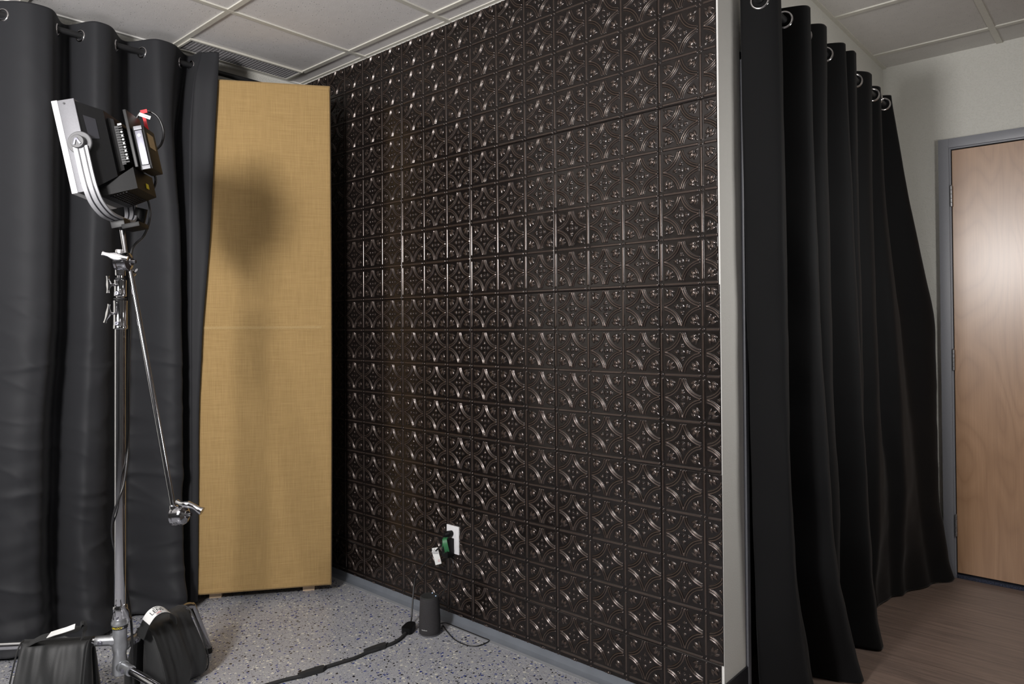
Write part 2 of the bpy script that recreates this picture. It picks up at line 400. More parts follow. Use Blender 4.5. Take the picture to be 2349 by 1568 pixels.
# ------------------------------------------------------------------ embossed wall panels
CELL = .1524; Z0 = 1.422
def smoothcap(d, w): return np.sqrt(np.clip(1 - (d / w) ** 2, 0, 1))
def relief(U, V):
    u = U % 1.; v = V % 1.
    du = np.minimum(u, 1 - u); dv = np.minimum(v, 1 - v)      # distance to grid lines
    h = np.zeros_like(U)
    # valley channel on the grid lines
    for a, b in ((du, dv), (dv, du)):
        h -= .0011 * np.exp(-((a - .045) / .012) ** 2)
        L = .092                                               # bar ends
        along = np.clip(L - b, 0, None)
        d = np.sqrt(a ** 2 + along ** 2)
        h = np.maximum(h, .0033 * smoothcap(d, .026) - .0010 * np.exp(-(a / .007) ** 2) * (d < .026))
    d = np.sqrt(du ** 2 + dv ** 2)
    h = np.maximum(h, .0033 * smoothcap(d, .024))
    # four quarter arcs
    inside = (du > .072) & (dv > .072)
    for cu in (0, 1):
        for cv in (0, 1):
            r = np.sqrt((u - cu) ** 2 + (v - cv) ** 2)
            for R0, w, H in ((.446, .0145, .0032), (.497, .0165, .0036)):
                h = np.maximum(h, H * smoothcap(r - R0, w) * inside)
            h -= .0006 * np.exp(-((r - .42) / .01) ** 2) * inside
            # three-lobed leaf
            x = np.abs(u - cu); y = np.abs(v - cv)
            for (px, py, ang, hl, hw, H) in ((.228, .228, 45, .072, .036, .0036), (.150, .248, 72, .078, .027, .0034), (.248, .150, 18, .078, .027, .0034), (.125, .125, 45, .05, .012, .0022)):
                ca, sa = math.cos(math.radians(ang)), math.sin(math.radians(ang))
                e1 = (x - px) * ca + (y - py) * sa; e2 = -(x - px) * sa + (y - py) * ca
                q = np.sqrt((e1 / hl) ** 2 + (e2 / (hw * np.clip(1.1 - .5 * (e1 / hl), .3, 1.6))) ** 2)
                lf = H * np.sqrt(np.clip(1 - q ** 2, 0, 1)) * (1 - .38 * np.exp(-(e2 / .006) ** 2))
                h = np.maximum(h, lf)
    # central flower
    x = np.abs(u - .5); y = np.abs(v - .5); r = np.sqrt(x ** 2 + y ** 2)
    h = np.maximum(h, .0034 * smoothcap(r, .022)); h = np.maximum(h, .0014 * smoothcap(r - .043, .009))
    for a, b in ((x, y), (y, x)):
        for (pa, pb, ra, rb, H) in ((.128, 0, .036, .025, .0036), (.118, .036, .020, .012, .0024), (.172, .016, .014, .010, .0022)):
            q = np.sqrt(((a - pa) / ra) ** 2 + ((b - pb) / rb) ** 2); h = np.maximum(h, H * np.sqrt(np.clip(1 - q ** 2, 0, 1)))
    return h
RES = 104
def panel_mesh(u0, u1, v0, v1):
    nu = max(2, int(round((u1 - u0) * RES))); nv = max(2, int(round((v1 - v0) * RES)))
    uu = np.linspace(u0, u1, nu + 1); vv = np.linspace(v0, v1, nv + 1)
    U, V = np.meshgrid(uu, vv)
    H = relief(U, V) + .0025
    edge = np.minimum(np.minimum(U - u0, u1 - U), np.minimum(V - v0, v1 - V))
    H = np.where(edge < .004, .0004, H)
    co = np.stack([U * CELL, -H, V * CELL], -1).reshape(-1, 3)
    idx = np.arange((nu + 1) * (nv + 1)).reshape(nv + 1, nu + 1)
    f = np.stack([idx[:-1, :-1], idx[:-1, 1:], idx[1:, 1:], idx[1:, :-1]], -1).reshape(-1, 4)
    me = bpy.data.meshes.new('embossed_panel')
    me.vertices.add(len(co)); me.vertices.foreach_set('co', co.astype(np.float32).ravel())
    me.loops.add(f.size); me.loops.foreach_set('vertex_index', f.astype(np.int32).ravel())
    me.polygons.add(len(f)); me.polygons.foreach_set('loop_start', np.arange(0, f.size, 4, dtype=np.int32)); me.polygons.foreach_set('loop_total', np.full(len(f), 4, dtype=np.int32))
    me.polygons.foreach_set('use_smooth', np.ones(len(f), dtype=bool))
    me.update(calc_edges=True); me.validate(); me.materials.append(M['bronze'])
    return me
# panels hang from seams: columns start just left of a bar, rows end just below a bar
cache = {}
rows = [(-8, -4), (-4, 0), (0, 4), (4, 8), (8, 9.06)]
tilts = [(.0, .12), (-.35, 0), (.20, 0), (.30, .0), (.55, .0)]
rr = random.Random(3)
for ri, (ra, rb) in enumerate(rows):
    for c0 in (16, 13, 10, 7, 4, 1):                       # grid line index of the panel's left bar (counts leftwards)
        xl = -c0 * CELL
        u0, u1 = -.047, 2.953
        if c0 == 16: u0 = (XL + .001 - xl) / CELL
        if c0 == 1: u1 = ({0: .0548, 1: .0550, 2: .0585, 3: .0594, 4: .0510}[ri] - xl) / CELL
        v0, v1 = -.047, 3.953                               # v counted upwards from the bottom bar
        zb = Z0 - rb * CELL
        if ri == 0: v1 = (ZC - .004 - zb) / CELL
        if ri == 4:
            zb = Z0 - 9 * CELL; v0 = (.032 - zb) / CELL; v1 = .953
        key = (round(u0, 3), round(u1, 3), round(v0, 3), round(v1, 3))
        if key not in cache: cache[key] = panel_mesh(*key)
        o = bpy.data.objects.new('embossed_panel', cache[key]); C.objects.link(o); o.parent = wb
        o.location = (xl, -.0012 - rr.random() * .0006, zb)
        o.rotation_euler = (math.radians(tilts[ri][0] * .25), 0, math.radians(rr.uniform(-.08, .08)))

# ------------------------------------------------------------------ far door with frame and hinges
fx0, fx1 = .298, 1.33; ftop = 2.224
fr_ = MB()
fr_.box((fx0, 2.018, 0), (fx0 + .046, YD + .06, ftop), bevel=.0015)
fr_.box((fx1 - .046, 2.018, 0), (fx1, YD + .06, ftop), bevel=.0015)
fr_.box((fx0 + .046, 2.018, ftop - .046), (fx1 - .046, YD + .06, ftop), bevel=.0015)
fr_.box((fx0 + .046, 2.026, 0), (fx0 + .054, YD + .03, ftop - .046), bevel=.001)
fr_.box((fx0 + .054, 2.026, ftop - .054), (fx1 - .046, YD + .03, ftop - .046), bevel=.001)
door = struct('door_1', MB().box((fx0 + .058, 2.030, .028), (fx1 - .05, 2.072, ftop - .060), bevel=.0008), M['birch'])
fr_.build('door_frame', M['frame'], door, True)
for z in (1.93, 1.10, .265):
    h = MB()
    for k in range(5):
        h.lathe([(.0055, 0), (.0068, .001), (.0068, .0195), (.0055, .0205)], (fx0 + .055, 2.019, z - .0525 + k * .021), n=20)
    h.lathe([(.004, 0), (.005, .003), (.002, .006)], (fx0 + .055, 2.019, z + .0525), n=16)
    h.box((fx0 + .049, 2.0265, z - .05), (fx0 + .0555, 2.030, z + .05))
    h.build('hinge', M['hinge'], door, True)
struct('trim_5', MB().box((fx0 + .05, 2.026, 0), (fx1 - .05, 2.16, .016), bevel=.004), M['carpet'])
struct('door_dark_backing', MB().box((fx0 + .03, 2.16, 0), (fx1, 2.2, 2.3)), M['void'])  # black backing sheet, painted as the unlit space behind the door

# ------------------------------------------------------------------ ceiling vent
vt = thing('ceiling_vent', 'narrow grey egg-crate air grille in the ceiling above the tan panel', 'vent', (-2.28, -.405, ZC))
vx0, vx1, vy0, vy1 = -2.362, -2.202, -.698, -.112
g = MB()
nx, ny = 9, 34
for i in range(nx + 1):
    x = vx0 + .012 + (vx1 - vx0 - .024) * i / nx; g.box((x - .0012, vy0 + .01, ZC - .004), (x + .0012, vy1 - .01, ZC + .003))
for j in range(ny + 1):
    y = vy0 + .01 + (vy1 - vy0 - .02) * j / ny; g.box((vx0 + .012, y - .0012, ZC - .0036), (vx1 - .012, y + .0012, ZC + .003))
g.build('grille', M['vent'], vt, False)
g = MB().box((vx0, vy0, ZC - .006), (vx0 + .012, vy1, ZC + .004)).box((vx1 - .012, vy0, ZC - .006), (vx1, vy1, ZC + .004)).box((vx0 + .012, vy0, ZC - .006), (vx1 - .012, vy0 + .01, ZC + .004)).box((vx0 + .012, vy1 - .01, ZC - .006), (vx1 - .012, vy1, ZC + .004))
g.build('vent_frame', M['tbar'], vt, False)
MB().box((vx0 + .01, vy0 + .008, ZC + .0032), (vx1 - .01, vy1 - .008, ZC + .0055)).build('duct_opening', M['ink'], vt, False)

# ------------------------------------------------------------------ curtains
def curtain(name, label, nodes, zs, mt, parent_loc, per=14, nz=320, wr=None, hem=None, cat='curtain', pw=1.5):
    """nodes[i][k] = (x, y) of fold node i at height level k (zs descending)."""
    N = len(nodes); K = len(zs)
    arr = np.array(nodes)                                    # N, K, 2
    # resample along height
    tz = np.linspace(0, 1, nz + 1); ztop, zbot = zs[0], zs[-1]
    zz = ztop + (zbot - ztop) * tz
    zk = np.array(zs)[::-1]
    cols = np.zeros((N, nz + 1, 2))
    def smooth_interp(zv, zk, vk):
        out = np.interp(zv, zk, vk)
        ker = np.hanning(2 * (nz // 18) + 1); ker /= ker.sum(); p = nz // 18
        return np.convolve(np.pad(out, p, mode='edge'), ker, 'valid')
    for i in range(N):
        for d in range(2): cols[i, :, d] = smooth_interp(zz, zk, arr[i, ::-1, d])
    # smooth spline through the nodes along the cloth
    S = (N - 1) * per + 1; out = np.zeros((S, nz + 1, 2))
    for s in range(S):
        i = min(s // per, N - 2); u = s / per - i
        p0 = cols[max(i - 1, 0)]; p1 = cols[i]; p2 = cols[i + 1]; p3 = cols[min(i + 2, N - 1)]
        # ease keeps broad crests with tangents along y
        tx = (1 - math.cos(PI * u)) / 2
        if pw != 1: tx = np.where(p1[:, 0] > p2[:, 0], tx ** pw, 1 - (1 - tx) ** pw)
        out[s, :, 0] = p1[:, 0] + (p2[:, 0] - p1[:, 0]) * tx
        cy = .5 * ((2 * p1[:, 1]) + (p2[:, 1] - p0[:, 1]) * u + (2 * p0[:, 1] - 5 * p1[:, 1] + 4 * p2[:, 1] - p3[:, 1]) * u * u + (3 * p1[:, 1] - p0[:, 1] - 3 * p2[:, 1] + p3[:, 1]) * u ** 3)
        ty = p1[:, 1] + (p2[:, 1] - p1[:, 1]) * u
        out[s, :, 1] = .5 * cy + .5 * ty
    vs = []
    for s in range(S):
        for k in range(nz + 1):
            x, y = out[s, k]; z = zz[k]
            if hem is not None: z = ztop + (z - ztop) * (ztop - hem(s / (S - 1), y)) / (ztop - zbot)
            if wr is not None: dx, dy, dz = wr(s / per, y, z, tz[k]); x += dx; y += dy; z += dz
            vs.append((x, y, z))
    n1 = nz + 1
    fs = [(s * n1 + k, (s + 1) * n1 + k, (s + 1) * n1 + k + 1, s * n1 + k + 1) for s in range(S - 1) for k in range(nz)]
    root = thing(name, label, cat, parent_loc)
    fab = mesh_obj('fabric', vs, fs, mt, root)
    sd = fab.modifiers.new('thickness', 'SOLIDIFY'); sd.thickness = .0016; sd.offset = 0
    return root, fab, out, zz
def profile(pts, X, z, y0=.5):
    rows_ = [p[1] for p in pts]; pxs = [p[0] for p in pts]; y = y0
    for _ in range(25):
        y = .5 * y + .5 * solve_y(float(np.interp(row_of(X, y, z), rows_, pxs)), X, z)
    return y
# --- grey curtain on the left wall
zl = [2.585, 2.46, 2.2, 1.75, 1.3, .9, .45, .02]
XR = -2.28
crest = {
 'b0': ([(-250, 0), (-260, 700), (-290, 1400)], [-2.215] * 5 + [-2.215, -2.22]),
 'b1': ([(96, 20), (100, 300), (100, 600), (96, 750), (76, 900), (68, 1450)], [-2.215, -2.20, -2.20, -2.20, -2.195, -2.20, -2.215]),
 'b2': ([(232, 60), (230, 300), (226, 500), (220, 700), (212, 900), (206, 1050), (196, 1300), (205, 1450)], [-2.215, -2.20, -2.195, -2.19, -2.19, -2.19, -2.18]),
 'b3': ([(375, 105), (382, 300), (406, 500), (415, 700), (422, 850), (438, 1050), (442, 1400)], [-2.215, -2.20, -2.19, -2.18, -2.17, -2.17, -2.15]),
 'e':  ([(503, 142), (492, 325), (486, 500), (471, 640), (463, 780), (457, 870), (456, 1380)], [-2.235, -2.125, -2.13, -2.145, -2.16, -2.17, -2.19]),
}
def lvl(key):
    pts, X = crest[key]; X = X[:1] + [X[0] * .5 + X[1] * .5] + X[1:]
    return [(X[k], profile(pts, X[k], z, -1.)) for k, z in enumerate(zl)]
B0, B1, B2, B3 = (lvl(k) for k in ('b0', 'b1', 'b2', 'b3'))
def mid(a, b, x, f=.5, drop=None):
    return [((x if drop is None else x + drop * k / 7), a[k][1] + (b[k][1] - a[k][1]) * f) for k in range(len(a))]
def shift(a, dy, dx=0): return [(p[0] + dx, p[1] + dy) for p in a]
TX = -2.348
pof = .016                                                       # the free edge lies over the panel's front corner
def panel_hit(px, z):
    pts = crest['e'][0]; rows_ = [p[1] for p in pts]; pxs = [p[0] for p in pts]
    P0 = np.array([-1.857, -.177]) + np.array([.805, -.593]) * pof; n_ = np.array([.805, -.593]); y = -.6
    for _ in range(12):
        X = P0[0] + (y - P0[1]) * .593 / .805
        pxx = float(np.interp(row_of(X, y, z), rows_, pxs)); d = ray(pxx, CYP); tt = ((P0 - CAM[:2]) @ n_) / (d[:2] @ n_)
        y = (CAM[:2] + d[:2] * tt)[1]
    return (P0[0] + (y - P0[1]) * .593 / .805, y)
E_ = [(-2.17, profile(crest['e'][0], -2.17, zl[0], -.6))] + [panel_hit(0, z) for z in zl[1:]]
for k in range(5, 8): E_[k] = (E_[k][0] - .004 * (k - 4), min(E_[k][1], -.640 - .004 * (k - 5)))
W_ = [(-2.225, -.630), (-2.203, -.680)] + [(-2.212, -.690)] * 6
T_ = [(-2.315, -.655), (-2.32, -.68)] + [(-2.33, -.715)] * 6
B3 = [(x, min(y, T_[k][1] - .045)) for k, (x, y) in enumerate(B3)]
nodesL = [mid(shift(B0, -.26), B0, TX), B0, mid(B0, B1, TX, .55), B1, mid(B1, B2, TX, .55), B2, mid(B2, B3, TX, .55), B3, T_, W_, E_]
def wrL(s, y, z, tk):
    low = min(1, max(0, (1.9 - z) / 1.6))
    a = noise.noise(Vector((y * 3.2, z * 8.0 + y * 1.5, s * .15))) * .010
    b = noise.noise(Vector((y * 7 + z * 3, z * 17 - y * 3, 3.3))) * .0055
    rid = (1 - abs(noise.noise(Vector((y * 4.5 + z * 1.7, z * 9 + y * 2.5, 9.1))))) ** 6 * .007
    c = math.exp(-((z - 1.135 - .012 * math.sin(y * 19)) / .012) ** 2) * .006 + math.exp(-((z - .62 - .02 * math.sin(y * 13)) / .014) ** 2) * .006
    amp = (.25 + .9 * low) * min(1, tk * 7)
    hemf = max(0, (.22 - z) / .22)
    edge_ = s > 8.2; fl = (0 if edge_ else 1) * hemf ** 1.6 * (.035 + .03 * noise.noise(Vector((y * 5, 2, 2)))) * (1 if y > -1.35 else .6)
    fl += hemf * .030 * (.5 + .5 * math.sin(z * 52 + y * 7 + 4 * noise.noise(Vector((y * 4, z * 6, 1))))) * (0 if edge_ else 1)
    return ((a + b + rid + c) * amp * (.12 if edge_ else 1) + fl, noise.noise(Vector((z * 3, y * 2, 7))) * .006 * low * (.2 if edge_ else 1), .008 * hemf * noise.noise(Vector((y * 14, 1, 1))))
cl, fabL, outL, _ = curtain('grommet_curtain', 'charcoal grommet-top curtain hanging along the left wall behind the light stand', nodesL, zl, M['curtain_grey'], (-2.28, -1.1, 0), per=22, nz=360, wr=wrL,
                         hem=lambda f, y: .02)
rodL = MB().tube([(XR, -3.0, 2.53), (XR, -.03, 2.53)], .0125, 20)
ro = thing('curtain_rod', 'matt black rod along the left wall, threading the charcoal curtain', 'curtain rod', (XR, -.7, 2.53))
rodL.build('rod', M['rod'], ro, True)
MB().box((XL, -.16, 2.515), (XL + .006, -.12, 2.575), bevel=.002).tube([(XL + .005, -.14, 2.53), (XR - .012, -.14, 2.53)], .006, 12).build('bracket', M['rod'], ro, True)
MB().lathe([(.0125, 0), (.018, .002), (.018, .022), (.013, .028)], (XR, -.031, 2.53), (0, 1, 0)).build('end_cap', M['rod'], ro, True)
def grommets(root, out, per, axis_x, zrod, R, r, mt, ylo, pert=.35):
    """a ring wherever the cloth crosses the rod line"""
    S = out.shape[0]; prev = None; res = []
    for s in range(S - 1):
        x0, y0 = out[s, 8]; x1, y1 = out[s + 1, 8]
        if (x0 - axis_x) * (x1 - axis_x) < 0 and y0 > ylo:
            f = (axis_x - x0) / (x1 - x0); y = y0 + (y1 - y0) * f
            tx, ty = x1 - x0, y1 - y0; L = math.hypot(tx, ty); n = (ty / L, -tx / L, 0)
            MB().torus((axis_x, y, zrod), n, R, r, 36, 10).build('grommet', mt, root, True, auto=False)
            res.append(y)
    return res
gl = grommets(cl, outL, 22, XR, 2.528, .0225, .0042, M['grommet'], -1.75)
# header seam line
# --- black curtain hiding the doorway
zr = [2.40, 1.9, 1.3, .8, .4, 0.004]
c0 = [(.080, .126), (.080, .134), (.082, .150), (.084, .168), (.086, .183), (.090, .200)]
c1_ = [(.19, .176), (.20, .168), (.20, .178), (.20, .178), (.21, .215), (.23, .308)]
c2_ = [(.21, .404), (.22, .394), (.23, .412), (.25, .415), (.27, .45), (.30, .59)]
c3_ = [(.20, .603), (.20, .59), (.20, .617), (.20, .650), (.20, .69), (.20, .70)]
c4_ = [(.20, .835), (.21, .86), (.22, .885), (.24, .88), (.26, .87), (.275, .909)]
c5_ = [(.205, .945), (.20, .97), (.20, 1.0), (.19, 1.05), (.16, 1.12), (.115, 1.20)]
c6_ = [(.18, 1.273), (.18, 1.254), (.19, 1.25), (.20, 1.26), (.195, 1.31), (.145, 1.37)]
c7_ = [(.16, 1.495), (.17, 1.491), (.22, 1.48), (.245, 1.50), (.235, 1.56), (.205, 1.62)]
c8_ = [(.165, 1.665), (.22, 1.75), (.285, 1.96), (.29, 1.945), (.30, 1.925), (.345, 1.975)]
def tr_(a, b, x=.082, f=.5, xb=None): return [((x if xb is None else x + (xb - x) * k / 5), a[k][1] + (b[k][1] - a[k][1]) * f) for k in range(6)]
def tq(a, b): return [((a[k][0] + b[k][0]) / 2 - [.095, .09, .08, .05, .028, .012][k], a[k][1] * .45 + b[k][1] * .55) for k in range(6)]
nodesR = [c0, c1_, tr_(c1_, c2_, .085, .62), c2_, tr_(c2_, c3_), c3_, tr_(c3_, c4_, .085, .6), c4_, tq(c4_, c5_), c5_, tq(c5_, c6_), c6_, tq(c6_, c7_), c7_, tq(c7_, c8_), c8_]
def wrR(s, y, z, tk):
    low = min(1, max(0, (1.6 - z) / 1.4))
    a = noise.noise(Vector((y * 5, z * 3.5 + y, s * .4))) * .008 + noise.noise(Vector((y * 9, z * 11, 3.3))) * .0035
    hemf = max(0, (.13 - z) / .13)
    if s < 1: a = abs(a) * s
    return (a * (.2 + low) * min(1, tk * 7) + hemf ** 2 * .012, noise.noise(Vector((z * 4, s * 1.3, 5))) * .008 * min(1, tk * 6), .010 * (hemf > 0) * hemf * (.5 + .5 * noise.noise(Vector((y * 18, 1, 1)))))
cr, fabR, outR, _ = curtain('grommet_curtain', 'black grommet-top curtain at right, hanging beyond the bronze wall and pooling by the wooden door', nodesR, zr, M['curtain_black'], (.15, .9, 0), per=14, nz=320, wr=wrR)
gr_ = grommets(cr, outR, 14, .14, 2.357, .0275, .0050, M['grommet'], -1)
ro = thing('curtain_rod', 'black curtain rod carrying the black curtain over the hidden doorway at right', 'curtain rod', (.14, .9, 2.357))
MB().tube([(.14, .06, 2.357), (.14, 1.72, 2.357)], .0125, 20).build('rod', M['rod'], ro, True)
MB().box((XW, 1.69, 2.34), (XW + .006, 1.73, 2.41), bevel=.002).tube([(XW + .005, 1.71, 2.357), (.128, 1.71, 2.357)], .006, 12).build('bracket', M['rod'], ro, True)

# ------------------------------------------------------------------ tan acoustic panel
pu = Vector((.593, .805, 0)); pn = Vector((.805, -.593, 0)); pbr = Vector((-1.857, -.177, .046))
PW, PH, PT = .61, 2.41, .052
pt = thing('acoustic_panel', 'tall tan burlap-covered acoustic panel standing across the corner on small wood blocks', 'acoustic panel', pbr - pu * PW / 2)
nu, nv = 44, 170; vs = []; fs = []
seam = 1.24
def pfront(a, b):
    e = min(a, 1 - a, b * 4, (1 - b) * 4)
    bulge = .004 * math.sin(PI * a) * math.sin(PI * b)
    ridge = .0028 * math.exp(-((b * PH - seam) / .009) ** 2)
    hemr = .0022 * (math.exp(-((1 - a) * PW - .018) ** 2 / .00004) + math.exp(-(b * PH - .022) ** 2 / .00005))
    w = .0012 * noise.noise(Vector((a * 3, b * 9, 2)))
    rnd = -.006 * max(0, 1 - min(a * PW, (1 - a) * PW, b * PH, (1 - b) * PH) / .007) ** 2
    return bulge + ridge - hemr * .0 + w + rnd
for j in range(nv + 1):
    for i in range(nu + 1):
        # denser sampling near the rims
        a = .5 - .5 * math.cos(PI * i / nu) * 1.0; a = .35 * (i / nu) + .65 * a
        b = .6 * j / nv + .4 * (.5 - .5 * math.cos(PI * j / nv))
        bow = .005 * math.sin(PI * b) * (a - .5) * 2                     # sides bow outwards slightly
        vs.append(pbr - pu * (PW * (1 - a)) + pu * bow + pn * pfront(a, b) + Vector((0, 0, b * PH)))
n1 = nu + 1
for j in range(nv):
    for i in range(nu): fs.append((j * n1 + i, j * n1 + i + 1, (j + 1) * n1 + i + 1, (j + 1) * n1 + i))
loop = [i for i in range(n1)] + [(j + 1) * n1 - 1 for j in range(1, nv + 1)] + [nv * n1 + i for i in range(nu - 1, -1, -1)] + [j * n1 for j in range(nv - 1, 0, -1)]
k0 = len(vs); vs += [vs[i] - pn * PT for i in loop]; L = len(loop)
for q in range(L): fs.append((loop[(q + 1) % L], loop[q], k0 + q, k0 + (q + 1) % L))
fs.append(tuple(k0 + q for q in range(L)))
po = MB(); po.v = vs; po.f = fs; po.build('fabric_cover', M['burlap'], pt, True)
# seam tape of doubled cloth across the middle and folded rim at right and bottom
def rim(name, a0, a1, z0, z1, th=.0016, n=60):
    mb = MB(); vs = []; fs = []
    for k in range(n + 1):
        f = k / n
        for (aa, zz_) in (((a0 + (a1 - a0) * f, z0), (a0 + (a1 - a0) * f, z1)) if (a1 - a0) * PW > (z1 - z0) else ((a0, z0 + (z1 - z0) * f), (a1, z0 + (z1 - z0) * f))):
            bb_ = zz_ / PH; bow = .005 * math.sin(PI * bb_) * (aa - .5) * 2
            q = pbr - pu * (PW * (1 - aa)) + pu * bow + pn * pfront(aa, bb_) + Vector((0, 0, zz_))
            vs += [q + pn * th, q - pn * .003]
    for k in range(n):
        i = k * 4; j = i + 4
        fs += [(i, i + 2, j + 2, j), (i + 1, i, j, j + 1), (i + 2, i + 3, j + 3, j + 2), (i + 3, i + 1, j + 1, j + 3)]
    fs += [(0, 1, 3, 2), (n * 4, n * 4 + 2, n * 4 + 3, n * 4 + 1)]
    return mb.add(vs, fs).build(name, M['burlap'], pt, True)
M['burlap_seam'] = noisy('doubled_burlap', (.40, .275, .12), .9, .12, 300, .4)
o_ = rim('seam_strip', .0, .925, seam - .0062, seam + .0062, .0012); o_.data.materials[0] = M['burlap_seam']
rim('fabric_hem', .975, .995, .03, PH - .03)
rim('fabric_hem', .01, .97, .008, .026)
# wood blocks
k = 0
for q, lab in ((at(494, 1369, 3.28), 'left'), (at(708, 1354, 3.48), 'right')):
    base = on(494, 1371, 2, 0) if k == 0 else on(708, 1354.5, 2, 0)
    k += 1
    for lev in range(2):
        F = frame3(base + pu * (.003 * lev) - pn * .002 * lev, pu, -pn, (0, 0, 1))
        b = MB().box((-.0275, 0, .0008 + .0226 * lev), (.0275, .14, .0006 + .0226 * lev + .0218), F, bevel=.0008)
        o = b.build('wood_block', M['pine'], None, False)
        # origin at the block
        tag(o, ('lower' if lev == 0 else 'upper') + ' pale pine block of the ' + lab + ' pair under the tan panel', 'block', 'pine blocks under the tan panel')

# ------------------------------------------------------------------ light stand
TC = Vector((.944, -.329, 0)); RT = Vector((.329, .944, 0))   # from the stand: towards the camera side, and to its right
er = Vector((.746, .666, 0)); ed = Vector((-.666, .746, 0)); ez = Vector((0, 0, 1))
SB = Vector((-1.482, -1.249, 0))
def S(a, b, c): return SB + er * a + ed * b + ez * c
st = thing('light_stand', 'chrome three-legged light stand with a tall column, standing before the charcoal curtain', 'light stand', SB)
# column tubes
MB().lathe([(.0175, .33), (.0175, 1.285)], SB, n=40).build('column', M['chrome'], st, True)
MB().lathe([(.0125, 1.37), (.0125, 1.395)], SB, n=32).build('riser', M['chrome'], st, True)
MB().lathe([(.010, 1.44), (.010, 1.475)], SB, n=32).build('riser', M['chrome'], st, True)
# collars
def collar(z0, z1, r, rot):
    c = MB().lathe([(r * .95, z0), (r * 1.04, z0 + .002), (r * 1.04, z0 + .012), (r, z0 + .014), (r, z1 - .010), (r * 1.02, z1 - .008), (r * 1.02, z1 - .001), (r * .9, z1)], SB, n=40)
    c.box((-r - .010, -.009, z0 + .006), (-r + .008, .009, z1 - .02), lambda a, b, h: SB + (er * math.cos(rot) - ed * math.sin(rot)) * a + (ed * math.cos(rot) + er * math.sin(rot)) * b + ez * h, bevel=.003)
    return c.build('collar', M['chrome'], st, True)
k1 = collar(1.283, 1.379, .0215, .75); k2 = collar(1.392, 1.448, .019, .75)
def wing(name, c, axis, span, parent, L=.045, mt=None, bend=0.):
    """two-winged tightening handle: axis = screw axis, span = wing direction"""
    axis = Vector(axis).normalized(); span = Vector(span); span = (span - axis * span.dot(axis)).normalized(); w = axis.cross(span); c = Vector(c)
    mb = MB().tube([c - axis * .020, c], .0042, 16)
    prof = [(-1, .008, .30), (-.8, .0062, .28), (-.55, .007, .20), (-.25, .0115, .05), (0, .0135, 0), (.25, .0115, .05), (.55, .007, .20), (.8, .0062, .28), (1, .008, .30)]
    vs = []; fs = []; n = 10
    for q, r, lift in prof:
        cc = c + span * q * L / 2 + axis * (.004 + lift * L * .25 * (1 + bend * q))
        for k in range(n):
            a = 2 * PI * k / n; vs.append(cc + w * math.cos(a) * r + axis * math.sin(a) * r * .42)
    for i in range(len(prof) - 1):
        for k in range(n): fs.append((i * n + k, i * n + (k + 1) % n, (i + 1) * n + (k + 1) % n, (i + 1) * n + k))
    fs += [tuple(range(n))[::-1], tuple((len(prof) - 1) * n + k for k in range(n))]
    mb.add(vs, fs); return mb.build(name, mt or M['chrome'], parent, True)
ka = (RT * -.78 + TC * .62)
wing('locking_knob', S(0, 0, 1.43) + ka * .038, ka, ez + RT * -.05, k2, .056)
wing('locking_knob', S(0, 0, 1.335) + ka * .040, ka, ez * .9 + RT * .45, k1, .064)
for z, kk in ((1.302, k1), (1.402, k2)):
    MB().lathe([(.007, 0), (.007, .006), (.0055, .008), (.003, .008), (.003, .004)], SB + TC * .020 - RT * .008 + ez * z, TC - RT * .3).build('bolt', M['silver'], kk, True)
MB().torus(S(0, 0, 1.384), ez, .0165, .0035, 40, 10).build('gasket', M['rubber'], st, True)
MB().torus(S(0, 0, 1.452), ez, .0125, .003, 40, 10).build('gasket', M['rubber'], st, True)
# lower collar and casting
col = MB().lathe([(.021, .315), (.0225, .318), (.0225, .362), (.021, .366), (.018, .366)], SB, n=40).build('collar', M['chrome'], st, True)
wing('locking_knob', SB + RT * .014 + TC * .034 + ez * .350, TC * .8 + RT * .5, ez * -.9 + RT * .5, col, .060, M['chrome_worn'])
MB().lathe([(.0035, 0), (.0035, .004)], SB + TC * .0215 - RT * .008 + ez * .33, TC).build('bolt', M['silver'], col, True)
base = MB().lathe([(.020, .137), (.023, .140), (.0235, .165), (.022, .19), (.0195, .20), (.0205, .212), (.0238, .225), (.0235, .238), (.0215, .252), (.0215, .286), (.0225, .290), (.0225, .300), (.0262, .304), (.0262, .312), (.024, .316), (.024, .322), (.020, .322)], SB, n=48)
az = [math.radians(a) for a in (228, 119, 6)]
sock = [.250, .225, .168]
def ld(a): return Vector((math.cos(a), math.sin(a), 0))
for a, z in zip(az, sock):
    d = ld(a); w = Vector((-d.y, d.x, 0))
    base.tube([SB + d * .012 + ez * z, SB + d * .075 + ez * z], .0165, 24)
    base.tube([SB + d * .006 + ez * z, SB + d * .024 + ez * z], .0195, 24)
bo = base.build('base_casting', M['cast'], st, True)
for a, z in zip(az, sock):
    d = ld(a); w = Vector((-d.y, d.x, 0)); w = w if w.dot(-ed) > 0 else -w
    MB().lathe([(.0075, 0), (.0075, .005), (.006, .006), (.004, .0065), (.003, .005)], SB + d * .055 + w * .0155 + ez * z, w, 6).build('bolt', M['silver'], bo, True)
MB().lathe([(.0238, .2905), (.0238, .3015)], SB, n=48).build('warning_band', M['ink'], bo, True)
def cyl_text(body, size, ang0, z, r, mt, name, parent):
    # wraps flat lettering round the column
    cx = er * -1
    def fr(a, b, c):
        th = ang0 + .507 + a / r; d = -ed * math.cos(th) + er * math.sin(th)
        return SB + d * (r + .0002 + c) + ez * (z + b)
    return text(name, body, mt, size, fr, parent, .0002)
cyl_text('UNLOCK', .0085, -.42, .2962, .0239, M['yellow'], 'lettering', bo)
cyl_text('<<', .0085, .28, .2962, .0239, M['white_paper'], 'lettering', bo)
